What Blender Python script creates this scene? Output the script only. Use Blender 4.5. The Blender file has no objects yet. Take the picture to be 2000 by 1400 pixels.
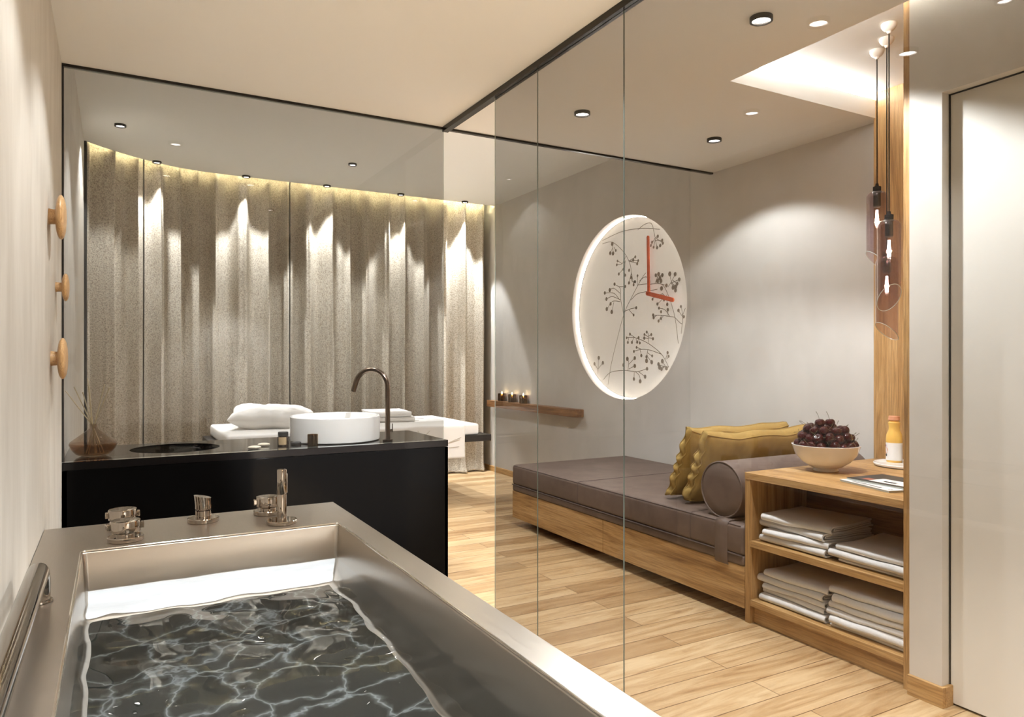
import bpy, bmesh, math, random
from math import sin, cos, pi, radians, sqrt, atan2
from mathutils import Vector, Matrix, noise
random.seed(7)
S = bpy.context.scene
COL = S.collection

# ------------------------------------------------------------------ camera, world, lights, exposure
F, U0, V0 = 1408.0, 222.0, 700.0
TH = math.atan(778/1408); CT, ST = cos(TH), sin(TH)
CAMZ = 1.27
cam_d = bpy.data.cameras.new('camera'); cam = bpy.data.objects.new('camera', cam_d); COL.objects.link(cam)
cam_d.sensor_width = 36; cam_d.lens = F/2000*36; cam_d.clip_start = 0.02
cam.location = (0, 0, CAMZ); cam.rotation_euler = (pi/2, 0, -TH)
S.camera = cam
w = bpy.data.worlds.new('world'); S.world = w; w.use_nodes = True
w.node_tree.nodes['Background'].inputs[0].default_value = (1, .93, .85, 1)
w.node_tree.nodes['Background'].inputs[1].default_value = 0.05
S.view_settings.view_transform = 'Standard'; S.view_settings.look = 'None'
S.view_settings.gamma = 1; S.view_settings.use_curve_mapping = False
S.view_settings.exposure = 1.55
S.cycles.use_denoising = True
S.cycles.max_bounces = 14; S.cycles.diffuse_bounces = 6; S.cycles.glossy_bounces = 6
S.cycles.transmission_bounces = 10; S.cycles.transparent_max_bounces = 24
S.cycles.sample_clamp_indirect = 6.0
S.cycles.caustics_reflective = True; S.cycles.caustics_refractive = True
WARM = (.945, .99, 1.02); NEUT = (.98, .99, 1.0)

def light(name, kind, loc, energy, color=WARM, parent=None, rot=None, size=None, blend=.3, radius=.03, sx=None, sy=None):
    d = bpy.data.lights.new(name, kind); d.energy = energy; d.color = color
    if kind == 'SPOT':
        d.spot_size = radians(size); d.spot_blend = blend; d.shadow_soft_size = radius
    if kind == 'POINT': d.shadow_soft_size = radius
    if kind == 'AREA':
        d.shape = 'RECTANGLE'; d.size = sx; d.size_y = sy
    o = bpy.data.objects.new(name, d); COL.objects.link(o)
    o.location = loc
    if rot: o.rotation_euler = rot
    if parent: o.parent = parent
    return o

# light strips hidden in the ceiling coves
def aim(v):
    return Vector(v).to_track_quat('-Z', 'Y').to_euler()
light('cove_light', 'AREA', (3.17, 2.575, 2.712), 8, NEUT, rot=aim((0, -.6, .8)), sx=1.0, sy=.05)
light('cove_light', 'AREA', (2.535, 1.6, 2.712), 12, NEUT, rot=(0, 0, 0), sx=.05, sy=1.7)
bpy.data.objects['cove_light.001'].rotation_euler = Matrix(((0,-.8,-.6),(1,0,0),(0,-.6,.8))).to_euler()
bpy.data.objects['cove_light.001'].rotation_euler = aim((.6, 0, .8))
bpy.data.objects['cove_light.001'].data.size = 1.7; bpy.data.objects['cove_light.001'].data.size_y = .05

# ------------------------------------------------------------------ helpers
def tag(o, label=None, cat=None, group=None, kind=None):
    if label: o['label'] = label
    if cat: o['category'] = cat
    if group: o['group'] = group
    if kind: o['kind'] = kind
    return o

def empty(name, loc, label, cat, group=None, rz=0):
    o = bpy.data.objects.new(name, None); COL.objects.link(o)
    o.location = loc; o.rotation_euler = (0, 0, rz); o.empty_display_size = .05
    return tag(o, label, cat, group)

class MB:
    def __init__(s): s.v = []; s.f = []; s.mi = []; s.cur = 0
    def add(s, vs, fs):
        b = len(s.v); s.v += [tuple(p) for p in vs]
        for f in fs: s.f.append([b+i for i in f]); s.mi.append(s.cur)
        return s
    def box(s, x0, x1, y0, y1, z0, z1):
        return s.add([(x0,y0,z0),(x1,y0,z0),(x1,y1,z0),(x0,y1,z0),(x0,y0,z1),(x1,y0,z1),(x1,y1,z1),(x0,y1,z1)],
              [(0,3,2,1),(4,5,6,7),(0,1,5,4),(1,2,6,5),(2,3,7,6),(3,0,4,7)])
    def prism(s, pts, z0, z1):
        n = len(pts)
        return s.add([(x,y,z0) for x,y in pts]+[(x,y,z1) for x,y in pts],
              [tuple(range(n))[::-1], tuple(range(n,2*n))]+[(i,(i+1)%n,n+(i+1)%n,n+i) for i in range(n)])
    def lathe(s, prof, n=32, c=(0,0,0), M=None, cap0=True, cap1=True):
        vs = []
        for r, z in prof:
            for k in range(n):
                a = 2*pi*k/n; vs.append(Vector((r*cos(a), r*sin(a), z)))
        if M: vs = [M @ p for p in vs]
        vs = [p+Vector(c) for p in vs]
        fs = []
        for i in range(len(prof)-1):
            for k in range(n):
                fs.append((i*n+k, i*n+(k+1)%n, (i+1)*n+(k+1)%n, (i+1)*n+k))
        if cap0: fs.append(tuple(range(n))[::-1])
        if cap1: fs.append(tuple((len(prof)-1)*n+k for k in range(n)))
        return s.add(vs, fs)
    def tube(s, path, r, n=12, caps=True):
        P = [Vector(p) for p in path]; vs = []; up = None
        rs = r if isinstance(r, (list, tuple)) else [r]*len(P)
        for i, p in enumerate(P):
            t = (P[min(i+1, len(P)-1)]-P[max(i-1, 0)]).normalized()
            if up is None:
                up = Vector((0,0,1)) if abs(t.z) < .9 else Vector((1,0,0))
            a = t.cross(up).normalized(); up = a.cross(t).normalized()
            for k in range(n):
                q = 2*pi*k/n; vs.append(p+(a*cos(q)+up*sin(q))*rs[i])
        fs = [(i*n+k, i*n+(k+1)%n, (i+1)*n+(k+1)%n, (i+1)*n+k) for i in range(len(P)-1) for k in range(n)]
        if caps: fs += [tuple(range(n))[::-1], tuple((len(P)-1)*n+k for k in range(n))]
        return s.add(vs, fs)
    def grid(s, fn, nu, nv, closeu=False):
        vs = [fn(i/nu if closeu else i/(nu-1), j/(nv-1)) for i in range(nu) for j in range(nv)]
        fs = []
        for i in range(nu if closeu else nu-1):
            for j in range(nv-1):
                a = i*nv+j; b = ((i+1) % nu)*nv+j
                fs.append((a, b, b+1, a+1))
        return s.add(vs, fs)
    def build(s, name, mat, parent=None, loc=None, bevel=0, seg=2, sub=0, sharp=35, recalc=True, mats=None, flat=False):
        me = bpy.data.meshes.new(name); me.from_pydata(s.v, [], s.f)
        for m_ in (mats or [mat]): me.materials.append(m_)
        for p, m_ in zip(me.polygons, s.mi): p.material_index = m_; p.use_smooth = not flat
        if recalc:
            bm = bmesh.new(); bm.from_mesh(me)
            bmesh.ops.recalc_face_normals(bm, faces=bm.faces); bm.to_mesh(me); bm.free()
        me.update()
        if not flat: me.set_sharp_from_angle(angle=radians(sharp))
        o = bpy.data.objects.new(name, me); COL.objects.link(o)
        if parent: o.parent = parent
        if loc: o.location = loc
        if bevel:
            m = o.modifiers.new('bevel', 'BEVEL'); m.width = bevel; m.segments = seg; m.limit_method = 'ANGLE'; m.angle_limit = radians(40)
            if hasattr(m, 'harden_normals'): m.harden_normals = False
        if sub:
            m = o.modifiers.new('sub', 'SUBSURF'); m.levels = sub; m.render_levels = sub
        return o

def box(x0,x1,y0,y1,z0,z1): return MB().box(x0,x1,y0,y1,z0,z1)
def copy_tree(o, parent=None):
    c = o.copy(); COL.objects.link(c); c.parent = parent
    for ch in list(o.children): copy_tree(ch, c)
    return c
def fbm(x, y, z=0): return noise.noise(Vector((x, y, z)))
def on_x_plane(u, v, X):
    d = F*X/(CT*(u-U0)); return ((d-X*ST)/CT, CAMZ-(v-V0)*d/F)

# ------------------------------------------------------------------ materials
def newmat(name):
    m = bpy.data.materials.new(name); m.use_nodes = True
    nt = m.node_tree; b = nt.nodes['Principled BSDF']
    return m, nt, b
def N(nt, t, **kw):
    n = nt.nodes.new(t)
    for k, v in kw.items(): setattr(n, k, v)
    return n
def coords(nt, scale=(1,1,1), kind='Object'):
    tc = N(nt, 'ShaderNodeTexCoord'); mp = N(nt, 'ShaderNodeMapping')
    mp.inputs['Scale'].default_value = scale
    nt.links.new(tc.outputs[kind], mp.inputs[0]); return mp
def ramp(nt, src, stops):
    r = N(nt, 'ShaderNodeValToRGB'); e = r.color_ramp.elements
    while len(e) < len(stops): e.new(.5)
    for el, (p, c) in zip(e, stops): el.position = p; el.color = (*c, 1) if len(c) == 3 else c
    nt.links.new(src, r.inputs[0]); return r
def ntex(nt, mp, scale, detail=4, rough=.55, dist=0):
    n = N(nt, 'ShaderNodeTexNoise'); n.inputs['Scale'].default_value = scale
    n.inputs['Detail'].default_value = detail; n.inputs['Roughness'].default_value = rough; n.inputs['Distortion'].default_value = dist
    nt.links.new(mp.outputs[0], n.inputs['Vector']); return n
def bump(nt, b, src, strength, dist=.01):
    bp = N(nt, 'ShaderNodeBump'); bp.inputs['Strength'].default_value = strength; bp.inputs['Distance'].default_value = dist
    nt.links.new(src, bp.inputs['Height']); nt.links.new(bp.outputs[0], b.inputs['Normal']); return bp

def simple(name, col, rough=.5, metal=0, spec=.5, emis=None, estr=0, coat=0):
    m, nt, b = newmat(name)
    b.inputs['Base Color'].default_value = (*col, 1); b.inputs['Roughness'].default_value = rough
    b.inputs['Metallic'].default_value = metal; b.inputs['Specular IOR Level'].default_value = spec
    if emis: b.inputs['Emission Color'].default_value = (*emis, 1); b.inputs['Emission Strength'].default_value = estr
    if coat: b.inputs['Coat Weight'].default_value = coat
    return m
def streaky(name, c1, c2, sc=(6, 6, .6), rough=.75, bs=.15, scale=2.5, detail=8, metal=0, lo=.3, hi=.7, kind='Object'):
    m, nt, b = newmat(name); mp = coords(nt, sc, kind)
    n = ntex(nt, mp, scale, detail, .62, .4); r = ramp(nt, n.outputs[0], [(lo, c1), (hi, c2)])
    nt.links.new(r.outputs[0], b.inputs['Base Color']); b.inputs['Roughness'].default_value = rough
    b.inputs['Metallic'].default_value = metal
    if bs: bump(nt, b, n.outputs[0], bs, .004)
    return m
def wood(name, along='x', c=((.24,.115,.035),(.50,.29,.105),(.62,.40,.18)), rough=.5, scale=1.0, bs=.12, knots=True):
    m, nt, b = newmat(name)
    sc = {'x': (.7, 7, 7), 'y': (7, .7, 7), 'z': (7, 7, .7)}[along]
    mp = coords(nt, tuple(q*scale for q in sc))
    n = ntex(nt, mp, 1.6, 7, .6, 1.6)
    sc2 = {'x': (3, 90, 90), 'y': (90, 3, 90), 'z': (90, 90, 3)}[along]
    mp2 = coords(nt, tuple(q*scale for q in sc2)); n2 = ntex(nt, mp2, 1.5, 4, .7)
    r = ramp(nt, n.outputs[0], [(.28, c[0]), (.47, c[1]), (.68, c[2])])
    mx = N(nt, 'ShaderNodeMix', data_type='RGBA', blend_type='MULTIPLY'); mx.inputs[0].default_value = .85
    r2 = ramp(nt, n2.outputs[0], [(.32, (.52,.43,.34)), (.56, (1,1,1))])
    nt.links.new(r.outputs[0], mx.inputs[6]); nt.links.new(r2.outputs[0], mx.inputs[7])
    out = mx.outputs[2]
    if knots:
        sck = {'x': (1.2, 5, 5), 'y': (5, 1.2, 5), 'z': (5, 5, 1.2)}[along]
        mp3 = coords(nt, tuple(q*scale for q in sck))
        vo = N(nt, 'ShaderNodeTexVoronoi'); vo.inputs['Scale'].default_value = .9
        nt.links.new(mp3.outputs[0], vo.inputs['Vector'])
        r3 = ramp(nt, vo.outputs['Distance'], [(.03, (.25,.16,.1)), (.1, (1,1,1))])
        mk = N(nt, 'ShaderNodeMix', data_type='RGBA', blend_type='MULTIPLY'); mk.inputs[0].default_value = .8
        nt.links.new(out, mk.inputs[6]); nt.links.new(r3.outputs[0], mk.inputs[7]); out = mk.outputs[2]
    nt.links.new(out, b.inputs['Base Color']); b.inputs['Roughness'].default_value = rough
    bump(nt, b, n2.outputs[0], bs, .003)
    return m
def glass_mix(name, tint, gloss=(1,1,1), ior=1.5, rough=0.0, boost=1.0):
    m, nt, b = newmat(name); nt.nodes.remove(b)
    out = nt.nodes['Material Output']
    tr = N(nt, 'ShaderNodeBsdfTransparent'); tr.inputs[0].default_value = (*tint, 1)
    gl = N(nt, 'ShaderNodeBsdfGlossy'); gl.inputs['Color'].default_value = (*gloss, 1); gl.inputs['Roughness'].default_value = rough
    fr = N(nt, 'ShaderNodeFresnel'); ge = N(nt, 'ShaderNodeNewGeometry'); iv = N(nt, 'ShaderNodeMapRange'); iv.inputs[3].default_value = ior; iv.inputs[4].default_value = 1/ior
    nt.links.new(ge.outputs['Backfacing'], iv.inputs[0]); nt.links.new(iv.outputs[0], fr.inputs[0])
    src = fr.outputs[0]
    if boost != 1:
        mu = N(nt, 'ShaderNodeMath', operation='MULTIPLY'); mu.inputs[1].default_value = boost; mu.use_clamp = True
        nt.links.new(src, mu.inputs[0]); src = mu.outputs[0]
    mx = N(nt, 'ShaderNodeMixShader'); nt.links.new(src, mx.inputs[0])
    nt.links.new(tr.outputs[0], mx.inputs[1]); nt.links.new(gl.outputs[0], mx.inputs[2]); nt.links.new(mx.outputs[0], out.inputs[0])
    return m
def brushed(name, col, r0, r1, sc, bs=.03):
    m, nt, b = newmat(name); mp = coords(nt, sc); n = ntex(nt, mp, 3, 5, .7)
    b.inputs['Base Color'].default_value = (*col, 1); b.inputs['Metallic'].default_value = 1
    mr = N(nt, 'ShaderNodeMapRange'); mr.inputs[3].default_value = r0; mr.inputs[4].default_value = r1
    nt.links.new(n.outputs[0], mr.inputs[0]); nt.links.new(mr.outputs[0], b.inputs['Roughness'])
    bump(nt, b, n.outputs[0], bs, .001); return m

M = {}
M['plaster'] = streaky('plaster', (.605,.575,.53), (.665,.635,.59), (2.5,2.5,1.2), .8, .08, 2.2)
M['laminate'] = streaky('pale_grained_laminate', (.52,.475,.41), (.66,.62,.555), (3.2,3.2,.8), .6, .05, 2.2, 10, lo=.3, hi=.7)
M['ceiling'] = simple('ceiling_paint', (.80,.795,.77), .85)
M['white_wall'] = streaky('entrance_plaster', (.64,.60,.54), (.70,.66,.60), (2,2,2), .8, .06, 3)
M['door'] = simple('door_lacquer', (.80,.77,.71), .35)
M['black_gap'] = simple('dark_gap', (.02,.018,.016), .5)
M['black_metal'] = simple('black_anodised_metal', (.03,.026,.022), .25, .6)
M['vanity'] = simple('black_gloss_lacquer', (.003,.0028,.0028), .10, 0, .05)
M['vanity_top'] = simple('black_stone', (.006,.005,.005), .10, 0, .3)
M['oak_y'] = wood('oak_along_bed', 'y'); M['oak_z'] = wood('oak_upright', 'z'); M['oak_x'] = wood('oak_across', 'x')
M['oak_dark'] = wood('oak_shelf_rustic', 'y', ((.16,.07,.025),(.30,.15,.06),(.42,.23,.10)))
M['beech'] = wood('beech_knob', 'z', ((.50,.28,.11),(.62,.38,.17),(.70,.46,.23)), .35, 3.0, .03, False)
M['ceramic'] = simple('white_ceramic', (.86,.84,.81), .12)
M['white_matte'] = simple('white_linen', (.82,.80,.77), .85)
M['chrome'] = simple('warm_chrome', (.40,.345,.29), .05, 1)
M['bead'] = simple('polished_rim_edge', (.82,.78,.72), .16, 1)
M['bronze'] = simple('bronze_metal', (.24,.18,.14), .18, 1)
M['steel'] = brushed('brushed_tub_steel', (.50,.45,.39), .24, .36, (60, 6, 60))
m, nt, b = newmat('dark_floor_painted_caustics'); M['tub_floor_caustics'] = m
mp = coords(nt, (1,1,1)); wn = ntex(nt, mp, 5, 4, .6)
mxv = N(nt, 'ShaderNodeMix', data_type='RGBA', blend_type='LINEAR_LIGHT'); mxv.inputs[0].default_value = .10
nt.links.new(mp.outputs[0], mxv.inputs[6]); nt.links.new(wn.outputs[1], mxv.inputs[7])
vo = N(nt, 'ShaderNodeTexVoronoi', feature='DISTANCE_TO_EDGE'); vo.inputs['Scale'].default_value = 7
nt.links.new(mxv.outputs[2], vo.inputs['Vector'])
rv = ramp(nt, vo.outputs['Distance'], [(0.0, (.15,.16,.16)), (.028, (.055,.057,.053)), (.09, (.018,.018,.015))])  # pale web painted into the tub floor in place of water caustics
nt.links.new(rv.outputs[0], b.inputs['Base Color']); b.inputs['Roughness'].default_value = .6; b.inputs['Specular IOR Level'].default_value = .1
M['added_glow_panel'] = streaky('added_far_wall_glow', (.7,.72,.73), (.85,.86,.86), (3,3,8), .5, 0, 3)  # glow added so the tub's underwater far wall looks bright
M['added_glow_panel'].node_tree.nodes['Principled BSDF'].inputs['Emission Color'].default_value = (.93,.97,1,1)
M['added_glow_panel'].node_tree.nodes['Principled BSDF'].inputs['Emission Strength'].default_value = .34
M['bar'] = simple('polished_bar_metal', (.30,.26,.22), .12, 1)
M['leather'] = streaky('taupe_leather', (.115,.078,.060), (.19,.135,.108), (2,2,2), .55, .25, 4, 10, lo=.3, hi=.75)
M['piping'] = simple('dark_taupe_seam', (.10,.07,.06), .6)
M['mustard'] = streaky('mustard_linen', (.34,.215,.055), (.46,.30,.085), (3,3,3), .85, .3, 6, 10)
M['towel'] = streaky('grey_white_towel', (.70,.685,.66), (.80,.785,.76), (3,3,3), .95, .35, 60, 3)
M['wax'] = simple('candle_wax', (.8,.72,.55), .5)
M['flame'] = simple('candle_flame', (1,.8,.5), .5, emis=(1,.75,.4), estr=25)
M['lens'] = simple('lamp_lens', (1,1,1), .5, emis=(1,.96,.9), estr=18)
M['led'] = simple('clock_led', (1,1,1), .5, emis=(1,.95,.88), estr=48)
M['strip'] = simple('curtain_led', (1,1,1), .5, emis=(1,.90,.55), estr=30)
M['orange'] = simple('orange_clock_hand', (.72,.13,.04), .4)
M['branch'] = simple('printed_branch_taupe', (.36,.31,.255), .7)
M['branch_pale'] = simple('printed_branch_pale', (.50,.44,.37), .8)
M['clock_face'] = simple('frosted_clock_face', (.84,.80,.74), .6, emis=(1,.95,.88), estr=.16)
M['cord'] = simple('black_cable', (.012,.010,.009), .8, 0, .1)
M['canopy'] = simple('white_canopy', (.72,.66,.58), .4)
M['filament'] = simple('bulb_filament', (1,1,1), .5, emis=(1,.86,.78), estr=30)
M['cherry'] = simple('cherry_skin', (.040,.0012,.0018), .10, 0, .5)
M['cherry_stem'] = simple('cherry_stem', (.10,.09,.03), .5)
M['juice'] = simple('orange_juice', (.88,.55,.13), .25)
M['juice_pale'] = simple('pale_green_juice', (.70,.76,.45), .25)
M['cap'] = simple('salmon_cap', (.70,.32,.17), .45)
M['label'] = simple('white_paper', (.85,.84,.82), .55)
M['ink'] = simple('black_print', (.02,.022,.025), .4)
M['rust'] = simple('rust_print', (.38,.10,.05), .4)
M['magenta'] = simple('purple_print', (.30,.05,.30), .4)
M['fruit'] = simple('orange_fruit_print', (.85,.20,.03), .4)
M['paper_edge'] = simple('grey_green_paper_edge', (.50,.53,.48), .7)
M['kraft'] = simple('kraft_label', (.45,.32,.17), .6)
M['dark_bottle'] = simple('dark_amber_glass', (.035,.02,.012), .08)
M['stone'] = simple('cream_pebble', (.60,.53,.40), .35)
M['reed'] = simple('natural_reed', (.80,.68,.45), .7)
M['wenge'] = wood('dark_stained_frame', 'x', ((.012,.009,.008),(.02,.016,.013),(.03,.024,.02)), .45)
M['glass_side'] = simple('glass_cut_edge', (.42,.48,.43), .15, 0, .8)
M['glass_side_dark'] = simple('glass_cut_edge_dark', (.09,.115,.10), .2, 0, .5)  # darker cut edge for the middle and wide panes
M['smoke'] = glass_mix('smoke_glass', (.80,.78,.76), ior=1.5)
M['pane'] = glass_mix('clear_tinted_pane', (.69,.685,.68), ior=1.5, boost=.5)
M['pendant'] = glass_mix('mauve_pendant_glass', (.74,.65,.69), ior=1.55, boost=1.8)
M['bulb'] = glass_mix('bulb_glass', (.97,.94,.90), ior=1.4)
M['amber'] = glass_mix('amber_glass', (.80,.72,.64), ior=1.5)
M['amber_liquid'] = glass_mix('amber_liquid', (.74,.58,.43), ior=1.33)
M['candle_glass'] = glass_mix('brown_mirror_glass', (.42,.28,.16), gloss=(.9,.75,.55), ior=2.1)
# curtain linen: fine woven speckle
m, nt, b = newmat('curtain_linen'); M['curtain'] = m
mp = coords(nt, (1, 1, 1)); n1 = ntex(nt, mp, 260, 2, .6); n2 = ntex(nt, mp, 90, 3, .7)
mpv = coords(nt, (30, 30, 1)); n3 = ntex(nt, mpv, 3, 3, .6)
ad = N(nt, 'ShaderNodeMath', operation='ADD'); nt.links.new(n1.outputs[0], ad.inputs[0]); nt.links.new(n2.outputs[0], ad.inputs[1])
r = ramp(nt, ad.outputs[0], [(.36, (.20,.165,.12)), (.50, (.47,.42,.34)), (.62, (.60,.55,.47))])
r.color_ramp.elements[0].position = .40
dv = N(nt, 'ShaderNodeMath', operation='MULTIPLY'); dv.inputs[1].default_value = .5
nt.links.new(ad.outputs[0], dv.inputs[0]); nt.links.new(dv.outputs[0], r.inputs[0])
nt.links.new(r.outputs[0], b.inputs['Base Color']); b.inputs['Roughness'].default_value = .95
bump(nt, b, dv.outputs[0], .4, .003)
# floor: oak planks running across the room
m, nt, b = newmat('floor_planks'); M['floor'] = m
mp = coords(nt, (1, 1, 1))
def brick(c1, c2, mortar, mcol):
    br = N(nt, 'ShaderNodeTexBrick'); br.offset = .37; br.offset_frequency = 2; br.squash = 1
    br.inputs['Color1'].default_value = (*c1, 1); br.inputs['Color2'].default_value = (*c2, 1); br.inputs['Mortar'].default_value = (*mcol, 1)
    br.inputs['Scale'].default_value = 1; br.inputs['Mortar Size'].default_value = mortar
    br.inputs['Brick Width'].default_value = 1.35; br.inputs['Row Height'].default_value = .135; br.inputs['Mortar Smooth'].default_value = .1
    nt.links.new(mp.outputs[0], br.inputs['Vector']); return br
bid = brick((0,0,0), (1,1,1), 0, (0,0,0))
cmb = N(nt, 'ShaderNodeVectorMath', operation='MULTIPLY'); cmb.inputs[1].default_value = (7.3, 3.1, 5.7)
nt.links.new(bid.outputs[0], cmb.inputs[0])
addv = N(nt, 'ShaderNodeVectorMath', operation='ADD'); nt.links.new(cmb.outputs[0], addv.inputs[0])
mp2 = coords(nt, (1.0, 9, 1)); nt.links.new(mp2.outputs[0], addv.inputs[1])
g1 = N(nt, 'ShaderNodeTexNoise'); g1.inputs['Scale'].default_value = 1.3; g1.inputs['Detail'].default_value = 7; g1.inputs['Roughness'].default_value = .6; g1.inputs['Distortion'].default_value = 2.2
nt.links.new(addv.outputs[0], g1.inputs['Vector'])
r1 = ramp(nt, g1.outputs[0], [(.30, (.33,.19,.085)), (.42, (.50,.335,.17)), (.60, (.62,.46,.27))])
r0 = ramp(nt, bid.outputs[0], [(0, (.62,.53,.44)), (.5, (.88,.83,.77)), (1, (1.0,1.0,1.0))])
mx = N(nt, 'ShaderNodeMix', data_type='RGBA', blend_type='MULTIPLY'); mx.inputs[0].default_value = 1
nt.links.new(r1.outputs[0], mx.inputs[6]); nt.links.new(r0.outputs[0], mx.inputs[7])
mp3 = coords(nt, (3, 110, 1)); g2 = ntex(nt, mp3, 1.2, 4, .7)
r2 = ramp(nt, g2.outputs[0], [(.3, (.78,.72,.66)), (.55, (1,1,1))])
mx2 = N(nt, 'ShaderNodeMix', data_type='RGBA', blend_type='MULTIPLY'); mx2.inputs[0].default_value = .6
nt.links.new(mx.outputs[2], mx2.inputs[6]); nt.links.new(r2.outputs[0], mx2.inputs[7])
bs = brick((1,1,1), (1,1,1), .0020, (.30,.22,.16))
mx3 = N(nt, 'ShaderNodeMix', data_type='RGBA', blend_type='MULTIPLY'); mx3.inputs[0].default_value = 1
nt.links.new(mx2.outputs[2], mx3.inputs[6]); nt.links.new(bs.outputs[0], mx3.inputs[7])
nt.links.new(mx3.outputs[2], b.inputs['Base Color']); b.inputs['Roughness'].default_value = .38
bump(nt, b, bs.outputs[0], .3, .001)
# bath water
m, nt, b = newmat('bath_water'); M['water'] = m; nt.nodes.remove(b)
gl = N(nt, 'ShaderNodeBsdfGlass'); gl.inputs['IOR'].default_value = 1.33; gl.inputs['Roughness'].default_value = 0; gl.inputs['Color'].default_value = (.97,.99,1,1)
nt.links.new(gl.outputs[0], nt.nodes['Material Output'].inputs[0])

# ------------------------------------------------------------------ the setting
LX, RX, ZC, ZH, YG = -.205, 3.755, 2.60, 2.986, 3.83
def struct(name, mb, mat, **k): return tag(mb.build(name, mat, **k), kind='structure')
struct('floor', box(LX-.1, 3.95, -1.4, 7.75, -.1, 0), M['floor'])
struct('wall_left', box(LX-.1, LX, -1.4, 6.62, 0, 3.15), M['laminate'])
struct('wall_back', box(LX-.4, 3.95, 7.6, 7.75, 0, 3.15), M['plaster'])
struct('wall_front', box(LX-.1, 3.95, -1.5, -1.4, 0, 2.75), M['plaster'])
# clock wall with a round recess
NY, NZ, NR, ND = 4.86, 1.697, .772, .085
mb = MB()
y0, y1, z0, z1 = 3.9, 5.8, .75, 2.6
def sq(a):
    c, s_ = cos(a), sin(a); ts = []
    if c > 1e-6: ts.append((y1-NY)/c)
    if c < -1e-6: ts.append((y0-NY)/c)
    if s_ > 1e-6: ts.append((z1-NZ)/s_)
    if s_ < -1e-6: ts.append((z0-NZ)/s_)
    t = min(ts); return NY+t*c, NZ+t*s_
angs = [2*pi*k/96 for k in range(96)] + [atan2(zz-NZ, yy-NY) % (2*pi) for yy in (y0, y1) for zz in (z0, z1)]
angs = sorted(set(angs)); n = len(angs)
vs = [(RX, NY+NR*cos(a), NZ+NR*sin(a)) for a in angs] + [(RX, *sq(a)) for a in angs] + [(RX+ND, NY+NR*cos(a), NZ+NR*sin(a)) for a in angs]
fs = [(k, (k+1) % n, n+(k+1) % n, n+k) for k in range(n)] + [(k, (k+1) % n, 2*n+(k+1) % n, 2*n+k) for k in range(n)]
mb.add(vs, fs)
mb.add([(RX, y, z) for y, z in ((-1.4,0),(7.7,0),(7.7,z0),(-1.4,z0))], [(0,1,2,3)])
mb.add([(RX, y, z) for y, z in ((-1.4,z1),(7.7,z1),(7.7,3.15),(-1.4,3.15))], [(0,1,2,3)])
mb.add([(RX, y, z) for y, z in ((-1.4,z0),(y0,z0),(y0,z1),(-1.4,z1))], [(0,1,2,3)])
mb.add([(RX, y, z) for y, z in ((y1,z0),(7.7,z0),(7.7,z1),(y1,z1))], [(0,1,2,3)])
mb.box(RX+ND, RX+ND+.1, -1.4, 7.7, 0, 3.15)
wr = mb.build('wall_right', M['plaster'], recalc=False, flat=True); tag(wr, kind='structure')
# entrance wall with the door opening
DY0, DY1, DZ = .52, 1.542, 2.24
mb = box(2.643, 2.80, DY1, 1.665, 0, 2.74).box(2.643, 2.80, DY0, DY1, DZ, 2.74).box(2.643, 2.80, -1.4, DY0, 0, 2.74)
struct('wall_entrance', mb, M['white_wall'], flat=True)
d1 = struct('door_1', box(2.69, 2.73, DY0+.004, DY1-.004, .008, DZ-.004), M['door'], bevel=.002)
box(2.685, 2.74, DY1-.0035, DY1-.0005, 0, DZ).box(2.685, 2.74, DY0, DY1, DZ-.0035, DZ-.0005).box(2.70, 2.73, DY0+.004, DY1-.004, .001, .007).build('door_gap_shade', M['black_gap'], d1)  # black strips put the shade of the door gaps into colour
# ceilings
OUT = [(LX, YG), (RX+.1, YG), (RX+.1, 7.2), (.95, 7.18), (.72, 7.17), (.50, 7.12), (.33, 7.04), (.17, 6.94), (.04, 6.84), (-.08, 6.73), (LX, 6.60)]
CX, CY0, CY1 = 2.587, -1.4, 2.52
mb = box(LX, CX-.10, -1.4, YG, ZC, 2.74).box(CX-.10, CX, -1.4, CY1+.10, ZC, 2.70).box(CX, RX+.1, CY1, CY1+.10, ZC, 2.70)
mb.box(CX-.10, RX+.1, CY1+.10, YG, ZC, 2.74)
mb.box(CX-.12, RX+.1, -1.4, CY1+.12, 2.74, 2.80)
mb.prism(OUT, ZH, ZH+.03).box(LX, RX+.1, YG-.06, YG, 2.74, ZH+.03)
mb.box(LX-.4, RX+.2, 6.2, 7.75, 3.12, 3.16)
struct('ceiling', mb, M['ceiling'], flat=True)
# LED strip lying on the curtain slot edge
path = OUT[2:]
mb = MB()
vs = [(x, y-.03, ZH+.034) for x, y in path]+[(x, y-.008, ZH+.034) for x, y in path]
mb.add(vs, [(i, i+1, len(path)+i+1, len(path)+i) for i in range(len(path)-1)])
pts = [(x, y-.006, ZH+.032) for x, y in path]
ls = MB().tube([(x, y-.012, ZH+.042) for x, y in path], .006, 6).build('light_strip', M['strip'])
tag(ls, 'warm light strip hidden in the ceiling slot above the curtains', 'light strip')
# baseboards
struct('baseboard_right', box(3.735, RX, 4.83, 7.58, 0, .06), M['oak_y'], bevel=.002)
struct('baseboard_entrance', box(2.628, 2.643, DY1-.012, 1.665, 0, .075).box(2.643, 2.69, DY1-.014, DY1, 0, .075), M['oak_y'], bevel=.001)
# oak lining and upright beside the shelf unit
struct('trim_1', box(3.69, RX, 1.70, 2.53, 0, 2.74), M['oak_z'], bevel=.001)
struct('trim_2', box(2.66, 3.69, 1.665, 1.70, 0, 2.74), M['oak_z'], bevel=.001)
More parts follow.
